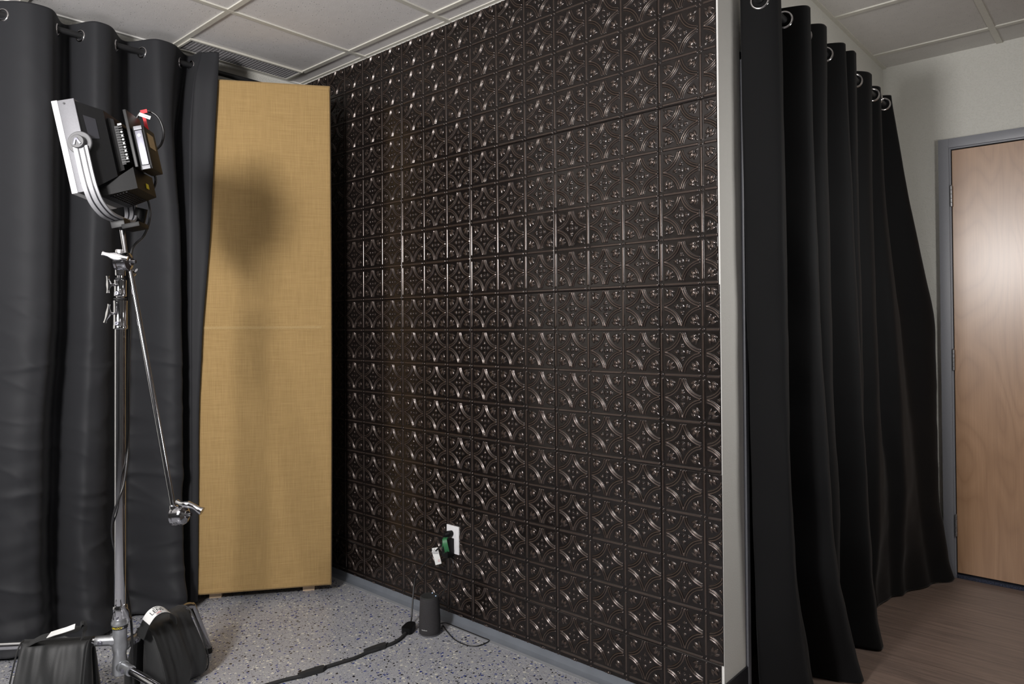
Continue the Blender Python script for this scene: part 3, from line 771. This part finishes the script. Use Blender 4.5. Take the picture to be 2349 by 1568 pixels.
# legs
def leg(a, z, r_out=.43, foot_r=.50, mt=None, hi=None, drop=None):
    d = ld(a); pts = [SB + d * .045 + ez * z]
    zz_ = z if hi is None else hi
    pts += [SB + d * .12 + ez * (z + (zz_ - z) * .2), SB + d * .25 + ez * (z + (zz_ - z) * .7)]
    pts += [SB + d * (r_out - .06) + ez * zz_, SB + d * (r_out - .03) + ez * (zz_ - .001), SB + d * (r_out - .005) + ez * (zz_ - .010), SB + d * (r_out + .012) + ez * (zz_ - .030), SB + d * foot_r + ez * .02]
    p2 = spline(pts[:3], 4)[:-1] + spline(pts[2:], 7)
    o = MB().tube(p2, .0125, 24, cap=True).build('leg', mt or M['chrome'], st, True)
    e = SB + d * foot_r; dd = (e - pts[-2]).normalized()
    MB().tube([e + ez * .022 - Vector((dd.x, dd.y, 0)) * .002, e + ez * .001], [.0135, .0135], 20).build('rubber_foot', M['rubber'], o, True)
    return o
leg(az[0], sock[0], .43, .52)
leg(az[1], sock[1], .36, .462, M['chrome_worn'], hi=.235)
leg(az[2], sock[2], .43, .52)

# gobo arm with its two grip heads
arm = thing('grip_arm', 'slim steel arm slanting down beside the chrome column, a clamp head at each end', 'grip arm', S(.02, 0, 1.5))
GH = Vector(at(283, 600, 2.36)); LH = Vector(at(408, 1178, 2.30))
atop = Vector(at(296, 606, 2.375)); abot = Vector(at(398, 1166, 2.30))
MB().tube([atop + (atop - abot).normalized() * .03, abot - (atop - abot).normalized() * .0], .0078, 20).build('rod', M['chrome_worn'], arm, True)
def disc_head(c, axis, parent, up, R0=.0315, two=True):
    axis = Vector(axis).normalized(); up = Vector(up).normalized(); c = Vector(c)
    h = MB()
    h.lathe([(R0 * .8, -.030), (R0, -.026), (R0, -.019), (R0 * .92, -.017), (R0 * .92, -.003), (R0, -.001), (R0, .006), (R0 * .9, .012), (R0 * .45, .019), (R0 * .4, .022)], c, axis, 40)
    h.lathe([(.006, .02), (.006, .034)], c, axis, 16)
    return h.build('grip_head', M['chrome_worn'], parent, True)
ax1 = (RT * .85 + TC * .5)
hd = disc_head(GH + er * .008, ax1, arm, ez)
MB().lathe([(.0155, 1.462), (.0165, 1.466), (.0165, 1.545), (.0145, 1.549)], SB, n=32).box((-.012, .0, 1.468), (.012, .020, 1.512), lambda a, b, h: SB + RT * a + TC * b + ez * h, bevel=.004).build('socket', M['chrome'], hd, True)
MB().torus(SB + TC * .0175 - RT * .004 + ez * 1.488, TC, .0065, .0033, 24, 10).build('bolt', M['silver'], hd, True)
wing('locking_knob', SB - RT * .012 + TC * .050 + ez * 1.520, (TC * .9 - RT * .3 + ez * .25), RT + ez * -.30, hd, .080)
wing('locking_knob', Vector(at(306, 622, 2.42)), (ed * .3 + er * .7 - ez * .5), ez * -.5 + ed * .8, hd, .045, M['chrome_worn'])
hd2 = disc_head(LH + er * .012 + ez * -.004, (RT * .80 + TC * .6 + ez * .1), arm, ez)
dn = (abot - atop).normalized()
MB().box((-.012, -.010, -.032), (.014, .012, .030), frame3(LH - RT * .008, RT * .97 + ez * -.15, TC, -dn), bevel=.004).tube([abot + dn * .045 - er * .004, abot - dn * .012], .0115, 20).build('socket', M['chrome'], hd2, True)
for k in (0, 1):
    MB().torus(LH - RT * .011 + TC * .0125 + ez * (.008 - .022 * k), TC, .0052, .0026, 24, 10).build('bolt', M['silver'], hd2, True)
# long flared handle pointing right
hp = [at(406, 1150, 2.27), at(418, 1155, 2.26), at(432, 1157, 2.26), at(444, 1161, 2.26), at(456, 1168, 2.26), at(464, 1172, 2.26)]
MB().tube(spline(hp, 6), [.007, .0065, .0075, .0105, .0115, .0095, .0085, .0088, .0105, .0125, .0135], 20).build('locking_knob', M['chrome'], hd2, True)

# ------------------------------------------------------------------ LED panel light
TH = math.radians(-8); PHI = math.radians(12)
fh = er * -math.cos(TH) + ed * math.sin(TH); bv = ed * -math.cos(TH) + er * -math.sin(TH)
fv = fh * math.cos(PHI) - ez * math.sin(PHI); uv = ez * math.cos(PHI) + fh * math.sin(PHI)
Q = Vector(at(140, 338, 2.21)) - bv * .15
_LF = frame3(Q, fv, bv, uv)
def LF(a, b, c): return _LF(a * .80 if a > -.16 else -.128 + (a + .16) * .85, b, c)
#                       # (forward, toward the camera side, up)
ll = thing('panel_light', 'square black and grey LED panel light on a yoke atop the chrome stand, facing left', 'studio light', Q - uv * .25)
lw = .147
hs = MB().box((-.083, -lw, -lw), (-.022, lw, lw), LF, bevel=.002).build('front_frame', M['grey_metal'], ll, True)
MB().box((-.022, -lw - .001, -lw - .001), (0, lw + .001, lw + .001), LF, bevel=.002).build('diffuser', M['white_plastic'], ll, True)
for F_, U_ in ((-.045, .135), (-.045, -.12)):
    MB().lathe([(.0032, 0), (.0032, .002)], LF(F_, lw, U_), bv, 16).build('screw', M['ink'], hs, True)
b = MB()                                          # tapered rear housing
def frust(mb, f0, w0, l0, h0, f1, w1, l1, h1):
    vs = [LF(f0, -w0, l0), LF(f0, w0, l0), LF(f0, w0, h0), LF(f0, -w0, h0), LF(f1, -w1, l1), LF(f1, w1, l1), LF(f1, w1, h1), LF(f1, -w1, h1)]
    return mb.add(vs, [(0, 1, 2, 3), (7, 6, 5, 4), (0, 4, 5, 1), (1, 5, 6, 2), (2, 6, 7, 3), (3, 7, 4, 0)])
frust(b, -.083, .140, -.140, .140, -.160, .100, -.105, .112)
frust(b, -.160, .075, -.085, .095, -.178, .070, -.08, .088)
hous = b.build('rear_housing', M['black_plastic'], ll, False)
b = MB()
for s_ in (1, -1):
    pass
b = None
for s_ in (1, -1):
    MB().prism([(-.097, .095), (-.132, .082), (-.132, .018), (-.100, .018)], 0, .0008, (lambda s_: lambda f_, u_, h: LF(f_, s_ * (.1345 - (-.095 - f_) * .52 + h + .0003), u_))(s_)).build('recess', M['ink'], hous, False)
b = MB()                                          # ribbed heat sink
for k in range(15): b.box((-.205, -.078, -.060 + k * .0082), (-.178, .078, -.0555 + k * .0082), LF)
b.box((-.190, -.074, -.064), (-.176, .074, .064), LF)
b.build('heat_sink', M['black_metal'], hous, False)
b = MB()
for k in range(8): b.box((-.203, .0785, -.050 + k * .0125), (-.197, .0800, -.0445 + k * .0125), LF)
b.box((-.206, .078, .062), (-.192, .0815, .068), LF)
b.build('indicator_strip', M['white_plastic'], hous, False)
# mounting plate and power pack
MB().box((-.226, -.062, -.075), (-.214, .062, .118), LF, bevel=.003).box((-.214, -.03, -.05), (-.200, .03, .06), LF).build('mounting_plate', M['black_metal'], ll, True)
pk = MB().box((-.272, -.05, -.085), (-.228, .048, .060), LF, bevel=.004).build('power_pack', M['black_plastic'], ll, True)
MB().box((-.264, .048, -.070), (-.238, .0545, .045), LF, bevel=.002).build('side_plate', M['silver'], pk, True)
MB().box((-.266, .048, .047), (-.236, .0545, .060), LF, bevel=.001).build('side_cap', M['grey_metal'], pk, True)
MB().box((-.266, .048, -.085), (-.236, .0545, -.072), LF, bevel=.001).build('side_cap', M['grey_metal'], pk, True)
MB().lathe([(.0052, 0), (.0052, .001)], LF(-.251, .0546, .028), bv, 24).build('button', M['white_plastic'], pk, True)
MB().box((-.2735, -.025, -.01), (-.272, .030, .04), LF).build('sticker', M['burlap'], pk, False)
# controller box under the housing with slotted underside
cb = MB(); frust(cb, -.085, .11, -.162, -.138, -.215, .085, -.150, -.080)
cbx = cb.build('control_box', M['black_plastic'], ll, False)
b = MB()
for j in range(6):
    for k in range(12): b.box((-.115 - j * .012, -.085 + k * .0145, -.1625 + .0012 * j), (-.109 - j * .012, -.075 + k * .0145, -.1585 + .0012 * j), LF)
b.build('cooling_slot', M['ink'], cbx, False)
MB().box((-.216, -.02, -.135), (-.2165 - .002, .0, -.118), LF).build('warning_label', M['yellow'], cbx, False)
# yoke
yk = [(-.075, .160, -.01), (-.075, .160, -.05), (-.075, .160, -.10), (-.076, .156, -.145), (-.078, .138, -.185), (-.082, .090, -.215), (-.088, .03, -.224), (-.088, 0, -.224)]
yk = yk + [(f, -bb_, u) for f, bb_, u in yk[-2::-1]]
pts = spline([LF(*q) for q in yk], 6)
yo = MB().ribbon(pts, fv, .042, .007).build('yoke', M['yoke'], ll, True)
b = MB()
for off in (-.011, .0065):
    p2 = []
    for i, p in enumerate(pts):
        d = (pts[min(i + 1, len(pts) - 1)] - pts[max(i - 1, 0)]).normalized(); nn = d.cross(fv).normalized()
        p2.append(p + fv * off + nn * .0030)
    b.ribbon(p2, fv, .0042, .0030)
    p2 = []
    for i, p in enumerate(pts):
        d = (pts[min(i + 1, len(pts) - 1)] - pts[max(i - 1, 0)]).normalized(); nn = d.cross(fv).normalized()
        p2.append(p + fv * off - nn * .0030)
    b.ribbon(p2, fv, .0042, .0030)
b.build('groove', M['ink'], yo, False)
for s_ in (1, -1):
    MB().lathe([(.036, 0), (.036, .006), (.034, .008)], LF(-.072, s_ * .147, .004), bv * s_, 40).build('pivot_disc', M['frame_dark'], ll, True)
    pv = MB().lathe([(.021, 0), (.021, .016), (.019, .019), (.003, .0195)], LF(-.072, s_ * .154, .004), bv * s_, 40).build('pivot_knob', M['frame_dark'], ll, True)
pv = LF(-.072, .174, .004)
sdv = fv * -1
vs = []
V_ = MB()
for sg in (1, -1):
    V_.box((-.0028, -.011, 0), (.0028, .011, .003), frame3(pv + sdv * sg * .0052 - uv * .0, (uv * .35 * sg + sdv).normalized(), (uv - sdv * .45 * sg).normalized(), bv), bevel=.0005)
V_.build('emblem', M['silver'], ll, True)
# clamp block under the yoke and spigot
MB().box((-.115, -.028, -.252), (-.060, .028, -.222), LF, bevel=.004).build('yoke_bracket', M['black_metal'], ll, True)
MB().tube([Vector(at(325, 478, 2.52)), Vector(at(318, 512, 2.52))], .020, 24).build('tilt_knob', M['black_plastic'], ll, True)
MB().box((-.175, -.045, -.262), (-.105, .04, -.246), LF, bevel=.004).build('tilt_lever', M['black_plastic'], ll, True)
sp0 = LF(-.088, 0, -.250); sp1 = Vector(at(289, 590, 2.36))
MB().tube([sp0, sp0.lerp(sp1, .35), sp1], [.0085, .0080, .0068], 20).build('spigot', M['chrome'], ll, True)
# power lead loop with tape and tag
lead = spline([at(312, 292, 2.47), at(314, 272, 2.47), at(322, 259, 2.47), at(338, 254, 2.48), at(362, 268, 2.49), at(375, 300, 2.50), at(370, 330, 2.51), at(350, 352, 2.50), at(347, 380, 2.50), at(357, 410, 2.50), at(352, 432, 2.50), at(338, 444, 2.48), at(318, 440, 2.45), at(300, 424, 2.42)], 10)
MB().tube(lead, .0042, 12).build('power_lead', M['cable'], ll, True)
MB().tube([at(313, 296, 2.47), at(312, 270, 2.47)], [.009, .006], 16).build('plug', M['black_plastic'], ll, True)
MB().torus(at(313.5, 290, 2.47), (at(312, 270, 2.47) - at(313, 296, 2.47)), .0088, .0018, 20, 8).build('plug_ring', M['red'], ll, True)
MB().ribbon(spline([at(321, 262, 2.455), at(330, 268, 2.455), at(336, 292, 2.455), at(345, 318, 2.46), at(351, 345, 2.47)], 8), er, .011, .0015).build('tape', M['red'], ll, True)
MB().box((-.012, -.006, -.001), (.012, .007, .001), frame3(at(330, 256, 2.455), er * .95 + ez * .2, ez * .95 - er * .2, -ed)).build('tape', M['red'], ll, True)
tg = MB().box((-.021, -.006, -.0006), (.021, .006, .0006), frame3(at(332, 266, 2.44), (er * .93 - ez * .33).normalized(), (ez * .93 + er * .33).normalized(), -ed), bevel=.0004).build('tag', M['white_paper'], ll, True)
text('lettering', 'Aputure', M['ink_grey'], .007, frame3(at(334, 267, 2.4385), (er * -.93 + ez * .33).normalized(), (ez * -.93 - er * .33).normalized(), -ed), tg)

# cable running down the stand
cab = [at(335, 446, 2.49), at(343, 475, 2.50), at(343, 505, 2.50), at(330, 540, 2.46), at(303, 572, 2.42), at(299, 640, 2.41), at(297, 760, 2.40), at(295, 880, 2.385), at(294, 1000, 2.38), at(291, 1060, 2.36), at(284, 1110, 2.325), at(272, 1145, 2.31), at(262, 1175, 2.325), at(257, 1205, 2.35), at(258, 1235, 2.37), at(264, 1262, 2.385), at(276, 1300, 2.395), at(290, 1350, 2.395), at(298, 1400, 2.39), at(302, 1440, 2.38), at(304, 1500, 2.37), at(306, 1560, 2.36), at(308, 1600, 2.33)]
endp = on(300, 1720, 2, .005)
cab.append(endp); cab.append(endp + er * .10 - ed * .25)
cab[-1].z = .005
o = MB().tube(spline(cab, 8), .0038, 12).build('power_cable', M['cable'], None, True)
tag(o, 'thin black cable running from the LED light down along the chrome column', 'cable')

# ------------------------------------------------------------------ sandbags
def sandbag(name, label, a, zt, r0, r1, halfw, seed, ztop_off=.014, group='sandbags over the stand legs'):
    d = ld(a); w = Vector((-d.y, d.x, 0)); w = w if w.dot(-ed) > 0 else -w        # w points at the camera side
    root = thing(name, label, 'sandbag', SB + d * (r0 + r1) / 2, group)
    top = zt + ztop_off
    sec = [(0, top), (.018, top - .002), (.034, top - .018), (.050, top - .055), (.066, top - .10), (.080, top - .15), (.086, top - .19), (.082, .022), (.066, .006), (.042, .005), (.026, .020), (.018, .07), (.014, .14), (.0125, zt - .028), (0, zt - .0135)]
    sec = [(x * halfw / .086, z) for x, z in sec]
    half = spline([Vector((x, z, 0)) for x, z in sec], 6)
    loop = [(p.x, max(.003, p.y)) for p in half] + [(-p.x * .7, max(.003, p.y)) for p in half[-2:0:-1]]
    n = len(loop); m_ = 70; vs = []; fs = []
    L = r1 - r0
    for i in range(m_ + 1):
        f = i / m_; t_ = r0 + L * f
        e = 1 - .82 * max(0, abs(f - .5) * 2 - .90) / .10 if abs(f - .5) * 2 > .90 else 1
        e = math.sqrt(max(.02, e))
        for k, (x, z) in enumerate(loop):
            depth = 1 - z / top
            pl_ = noise.noise(Vector((f * 5 + .6 * noise.noise(Vector((z * 9, 1, seed))), z * 2.2, seed + (1 if x > 0 else 7)))) * .014 * (.2 + depth)
            pl_ += noise.noise(Vector((f * 11, z * 7, seed + 3))) * .005
            xx = x * (1 if abs(x) < .02 else e); xx += (1 if x > 0 else -1) * pl_ * min(1, abs(x) / .03)
            flare = (f - .5) * .03 * depth
            vs.append(SB + d * (t_ + flare) + w * xx + ez * (z if z > .05 else z + 0))
    for i in range(m_):
        for k in range(n): fs.append((i * n + k, i * n + (k + 1) % n, (i + 1) * n + (k + 1) % n, (i + 1) * n + k))
    # stitched end faces
    for base_ in (0, m_ * n):
        h_ = len(half)
        for k in range((n - 1) // 2):
            a1 = base_ + k; a2 = base_ + k + 1
        fs.append(tuple(base_ + q for q in range(n)) if base_ else tuple(range(n))[::-1])
    mb = MB(); mb.v = vs; mb.f = fs
    mb.build('bag_body', M['bag'], root, True, auto=False)
    for f_ in (0.01, .99):                       # piped end seams
        p_ = [SB + d * (r0 + L * f_ + (f_ - .5) * .03 * (1 - z / top)) + w * (x * 1.02 + .002) + ez * z for x, z in [(q.x, q.y) for q in half[:48]]]
        MB().tube(p_[::2], .0026, 8).build('piping', M['bag'], root, True)
    return root, d, w, top
r1_, d1, w1, t1 = sandbag('sandbag', 'black pleated sandbag over the stand leg at bottom left of the picture', az[0], sock[0], .085, .30, .082, 1.3)
# handle strap of the first bag
hs_ = spline([at(50, 1478, 2.34), at(70, 1474, 2.30), at(95, 1462, 2.27), at(125, 1456, 2.25), at(160, 1446, 2.25), at(180, 1440, 2.26), at(190, 1430, 2.27), at(194, 1446, 2.27), at(188, 1464, 2.27)], 8)
MB().ribbon(hs_, ed * .8 + ez * .4, .024, .003).build('handle', M['bag'], r1_, True)
tgs = spline([at(112, 1458, 2.236), at(130, 1452, 2.225), at(150, 1446, 2.222), at(172, 1438, 2.23)], 8)
MB().ribbon([q + ez * .003 for q in tgs], ed * .8 + ez * .4, .022, .0015).build('label_patch', M['white_paper'], r1_, True)
r2_, d2, w2, t2 = sandbag('sandbag', 'black sandbag with a curled white label, draped over the leg right of the chrome column', az[1], .236, .095, .300, .105, 5.1)
# strap carrying the printed label, arching above the second bag
hh = [at(322, 1462, 2.40), at(330, 1440, 2.40), at(338, 1424, 2.40), at(350, 1408, 2.41), at(366, 1399, 2.43), at(382, 1400, 2.46), at(396, 1410, 2.50), at(398, 1424, 2.53)]
hsp = spline(hh, 8)
wd_ = (er * .80 + ed * -.30 - ez * .42).normalized()
MB().ribbon(hsp, wd_, .034, .003).build('handle', M['bag'], r2_, True)
lb = [q + Vector((-.25, -.25, .9)).normalized() * .0028 for q in hsp[14:42]]
lp = MB().ribbon(lb, wd_, .036, .0015).build('label_patch', M['white_paper'], r2_, True)
def strap_frame(path, wdir, lift):
    acc = [0]
    for i in range(1, len(path)): acc.append(acc[-1] + (path[i] - path[i - 1]).length)
    tot = acc[-1]
    def fr(a, b, c):
        s_ = a + tot / 2; i = 0
        while i < len(acc) - 2 and acc[i + 1] < s_: i += 1
        f = (s_ - acc[i]) / (acc[i + 1] - acc[i]); p = path[i].lerp(path[i + 1], f)
        d = (path[i + 1] - path[i]).normalized(); wd = (wdir - d * wdir.dot(d)).normalized(); nn = d.cross(wd)
        if nn.z < 0: nn = -nn
        return p + wd * (-b) + nn * (lift + c)
    return fr
text('lettering', 'LENS', M['ink'], .021, strap_frame(lb, wd_, .0013), lp, .0002)
f2 = strap_frame(lb, wd_, .0013)
for bb_, mm, s_ in ((.0135, 'ink', 'sandbag'), (-.0105, 'red', 'caution'), (-.0145, 'ink', 'keep dry')):
    MB_ = text('lettering', s_, M[mm], .0055, lambda a, b, c, bb_=bb_: f2(a, b + bb_, c), lp, .0002)

# ------------------------------------------------------------------ outlet, plugs, cords, speaker
ol = on(1030, 1200, 1, -.006); ob = on(1058, 1271, 1, -.006)
ox0, ox1, oz0, oz1 = -1.222, -1.146, .298, .418
ou = thing('wall_outlet', 'white wall outlet plate low on the bronze wall, two black plugs in it', 'outlet', ((ox0 + ox1) / 2, 0, (oz0 + oz1) / 2))
MB().box((ox0, -.0115, oz0), (ox1, -.0045, oz1), bevel=.002).build('cover_plate', M['white_plastic'], ou, True)
oc = (ox0 + ox1) / 2
MB().box((oc - .017, -.0128, oz0 + .018), (oc + .017, -.0115, oz1 - .018), bevel=.001).build('receptacle', M['white_plastic'], ou, True)
ad = MB().box((oc - .026, -.052, oz0 - .010), (oc + .012, -.0135, .366), bevel=.004).build('power_adapter', M['black_plastic'], None, True)
tag(ad, 'black brick power adapter plugged into the lower socket of the white outlet', 'power adapter')
# extension cord
ex = thing('extension_cord', 'black extension cord from the wall outlet down to the floor and out toward the foreground', 'cord', (-1.25, -.2, 0))
pl0 = Vector((oc - .004, -.0135, .385))
MB().tube([pl0, pl0 + Vector((-.001, -.022, .001)), pl0 + Vector((-.004, -.030, -.002)), pl0 + Vector((-.016, -.034, -.008))], [.0125, .0135, .011, .006], 18).build('plug', M['black_plastic'], ex, True)
def onw(x, y, off): return on(x, y, 1, -off)
cord = [pl0 + Vector((-.010, -.033, -.006)), onw(1025, 1238, .045), onw(1010, 1252, .055), onw(990, 1274, .065), onw(968, 1300, .075), onw(954, 1322, .085), onw(949, 1350, .10), onw(946, 1390, .125), onw(943, 1425, .150)]
j0 = on(940, 1440, 2, .012)
cord.append(j0)
MB().tube(spline(cord, 8), .0035, 12).build('cord', M['cable'], ex, True)
p1 = on(943, 1425, 2, .028); p2_ = on(926, 1452, 2, .012)
dj = (Vector((p2_.x, p2_.y, 0)) - Vector((p1.x, p1.y, 0))).normalized(); wj = Vector((-dj.y, dj.x, 0))
c_ = on(938, 1440, 2, .014)
bx = MB(); bx.prism([(-.040, -.008), (-.030, -.020), (.022, -.024), (.032, -.018), (.034, .016), (.022, .024), (-.030, .018), (-.040, .008)], -.0125, .0125, lambda a, b, h: c_ + dj * a + wj * b + ez * h)
bx.build('connector', M['black_plastic'], ex, False)
fl = [on(x, y, 2, .007) for x, y in ((930, 1452), (918, 1464), (900, 1475), (880, 1482), (862, 1490), (842, 1496), (815, 1508), (780, 1519), (745, 1530), (715, 1540), (690, 1550), (655, 1558), (610, 1571), (540, 1592), (450, 1625))]
MB().tube(spline(fl, 8), .0068, 14).build('cord', M['sleeve'], ex, True)
for (xa, ya), (xb, yb) in (((884, 1477), (836, 1494)), ((742, 1530), (684, 1549))):
    a = on(xa, ya, 2, .009); b2 = on(xb, yb, 2, .009); d = (b2 - a).normalized(); w = Vector((-d.y, d.x, 0))
    L = (b2 - a).length; w = w if w.dot(-ed) > 0 else -w
    s_ = MB(); s_.prism([(-.004, -.005), (.002, .004), (-.010, .006), (.01, .019), (L - .01, .013), (L + .002, .008), (L, -.006), (L * .6, -.009), (.02, -.009)], -.008, .008, lambda p, q, h: a + d * p + w * q + ez * h)
    s_.build('sleeve_wrap', M['sleeve'], ex, False)
# green tape loop and white tag on the cord
gp = onw(1024, 1242, .048)
MB().ribbon(spline([gp + Vector((-.006, .004, .018)), gp + Vector((.002, -.012, .012)), gp + Vector((.010, -.014, -.010)), gp + Vector((.008, -.004, -.040)), gp + Vector((-.010, .004, -.046)), gp + Vector((-.016, .002, -.030)), gp + Vector((-.008, -.002, -.004)), gp + Vector((-.006, .004, .018))], 7), (.75, .6, .2), .020, .0012).build('tape', M['green'], ex, True)
tb = onw(1003, 1262, .060)
tv = []; tw = er.copy()
tp = spline([tb + Vector((-.012, -.002, .010)), tb + Vector((-.006, -.004, -.012)), tb + Vector((.002, -.002, -.035)), tb + Vector((.008, 0, -.058))], 8)
tgm = MB().ribbon(tp, tw, .027, .0006).build('tag', M['white_paper'], ex, True)
def tf(a, b, c):
    i = min(len(tp) - 2, max(0, int((.5 - b / .075) * (len(tp) - 1)))); f = (.5 - b / .075) * (len(tp) - 1) - i
    return tp[i].lerp(tp[i + 1], f) + tw * a + -ed * (.0005 + c)
text('lettering', 'WARNING', M['ink'], .0048, lambda a, b, c: tf(a, b + .024, c), tgm, .0001)
bl = MB()
for q in range(3): bl.box((-.0115, -.001 + q * .0042, 0), (.0115, .0022 + q * .0042, .0002), lambda a, b, c: tf(a, b + .010, c))
bl.build('printed_block', M['ink_grey'], tgm, False)
MB().torus(tf(.006, -.020, .0004), -ed, .0042, .0005, 24, 6).build('warning_symbol', M['red'], tgm, True)
MB().ribbon([onw(1001, 1262, .056), onw(996, 1258, .068), onw(990, 1266, .060)], (0, 1, 0), .003, .0015).build('cable_tie', M['white_paper'], ex, True)

# speaker
b0 = on(962, 1462, 2, 0); b1 = on(1010, 1466, 2, 0)
sc = (on(986, 1452, 2, 0)); SR = .0455
sp = thing('speaker', 'small charcoal cloth-covered cylindrical speaker standing on the flecked floor by the wall', 'speaker', sc)
MB().lathe([(SR * .93, .004), (SR * 1.0, .010), (SR * 1.0, .022), (SR * .97, .07), (SR * .90, .13), (SR * .885, .148), (SR * .85, .154)], sc, n=64).build('cloth_body', M['speaker'], sp, True)
MB().lathe([(SR * .86, 0), (SR * .93, .002), (SR * .97, .0075), (SR * .97, .010)], sc, n=64).build('base_ring', M['grey_metal'], sp, True)
MB().lathe([(SR * .85, .153), (SR * .86, .156), (SR * .80, .158), (SR * .01, .156)], sc, n=64).build('top_cap', M['speaker_top'], sp, True)
for a, b in ((.026, -.004), (.008, .028)):
    MB().lathe([(.0018, 0), (.0018, .0008)], sc + er * a + ed * b + ez * .1575, n=12).build('indicator_light', M['led_blue'], sp, True)
def sfr(a, b, c):
    th = -.42 + a / (SR); d = -ed * math.cos(th) + er * math.sin(th); return sc + d * (SR * 1.0 + .0003 + c) + ez * (.030 + b) - d * .0006
text('lettering', 'soundcore', M['white_paper'], .0062, sfr, sp, .0003)
# its cord
cs = [Vector((oc - .01, -.030, oz0 - .008)), onw(1040, 1290, .035), onw(1030, 1330, .05), onw(1016, 1360, .07), onw(1006, 1382, .09)]
back = sc + ed * .062 - er * .0
cs += [sc + ed * .070 + er * .012 + ez * .10, sc + ed * .058 + er * .004 + ez * .05, sc + ed * .06 + er * .01 + ez * .012]
loopp = [on(x, y, 2, .003) for x, y in ((1016, 1428), (1035, 1425.5), (1060, 1427), (1090, 1432), (1115, 1440), (1130, 1452), (1131, 1462), (1120, 1471), (1103, 1479), (1085, 1481), (1065, 1477), (1043, 1466), (1026, 1448), (1016, 1434))]
for q in loopp: q.y = min(q.y, -.040)
cs += loopp + [sc + er * .048 + ed * .02 + ez * .012]
o = MB().tube(spline(cs, 8), .0022, 10).build('speaker_cable', M['cable'], None, True)
tag(o, 'thin black cord from the power adapter behind the speaker, looping on the floor beside it', 'cable')

# ------------------------------------------------------------------ light
def area(name, loc, target, size, power, col=(1, 1, 1), shape='DISK', spread=PI):
    l = bpy.data.lights.new(name, 'AREA'); l.energy = power; l.color = col; l.shape = shape; l.size = size; l.spread = spread
    if isinstance(size, tuple): l.shape = 'RECTANGLE'; l.size, l.size_y = size
    o = bpy.data.objects.new(name, l); C.objects.link(o); o.location = loc
    o.rotation_euler = (Vector(target) - Vector(loc)).to_track_quat('-Z', 'Y').to_euler(); return o
def area2(name, loc, target, sx, sy, power, col=(1, 1, 1), spread=PI):
    o = area(name, loc, target, sx, power, col, 'RECTANGLE', spread); o.data.size_y = sy; return o
area2('key_lamp', (-.05, -3.15, 1.95), (-1.9, -.4, 1.75), .36, .36, 74, (1, .975, .96))
area2('room_lamp', (1.3, .60, 1.75), (.2, .7, 1.1), .26, .26, 12, (1, .98, .95))
area2('uplight_fill', (-.1, -3.5, 1.95), (-.5, -2.9, 2.62), 1.0, .8, 46, (1, .98, .97))  # added upward fill to brighten the ceiling, no real fixture
area2('overhead_fill', (2.6, -2.6, 2.56), (2.6, -2.6, 0), 1.1, .55, 5, (1, .98, .96))  # unseen soft fill from above, no fixture modelled
wd = bpy.data.worlds.new('World'); bpy.context.scene.world = wd; wd.use_nodes = True
wd.node_tree.nodes['Background'].inputs[0].default_value = (.5, .5, .52, 1); wd.node_tree.nodes['Background'].inputs[1].default_value = .2
sc_ = bpy.context.scene
sc_.view_settings.view_transform = 'Standard'; sc_.view_settings.look = 'None'; sc_.view_settings.exposure = 0.; sc_.view_settings.gamma = 1
sc_.view_settings.use_curve_mapping = False
sc_.cycles.use_denoising = True
sc_.cycles.max_bounces = 8; sc_.cycles.sample_clamp_indirect = 6
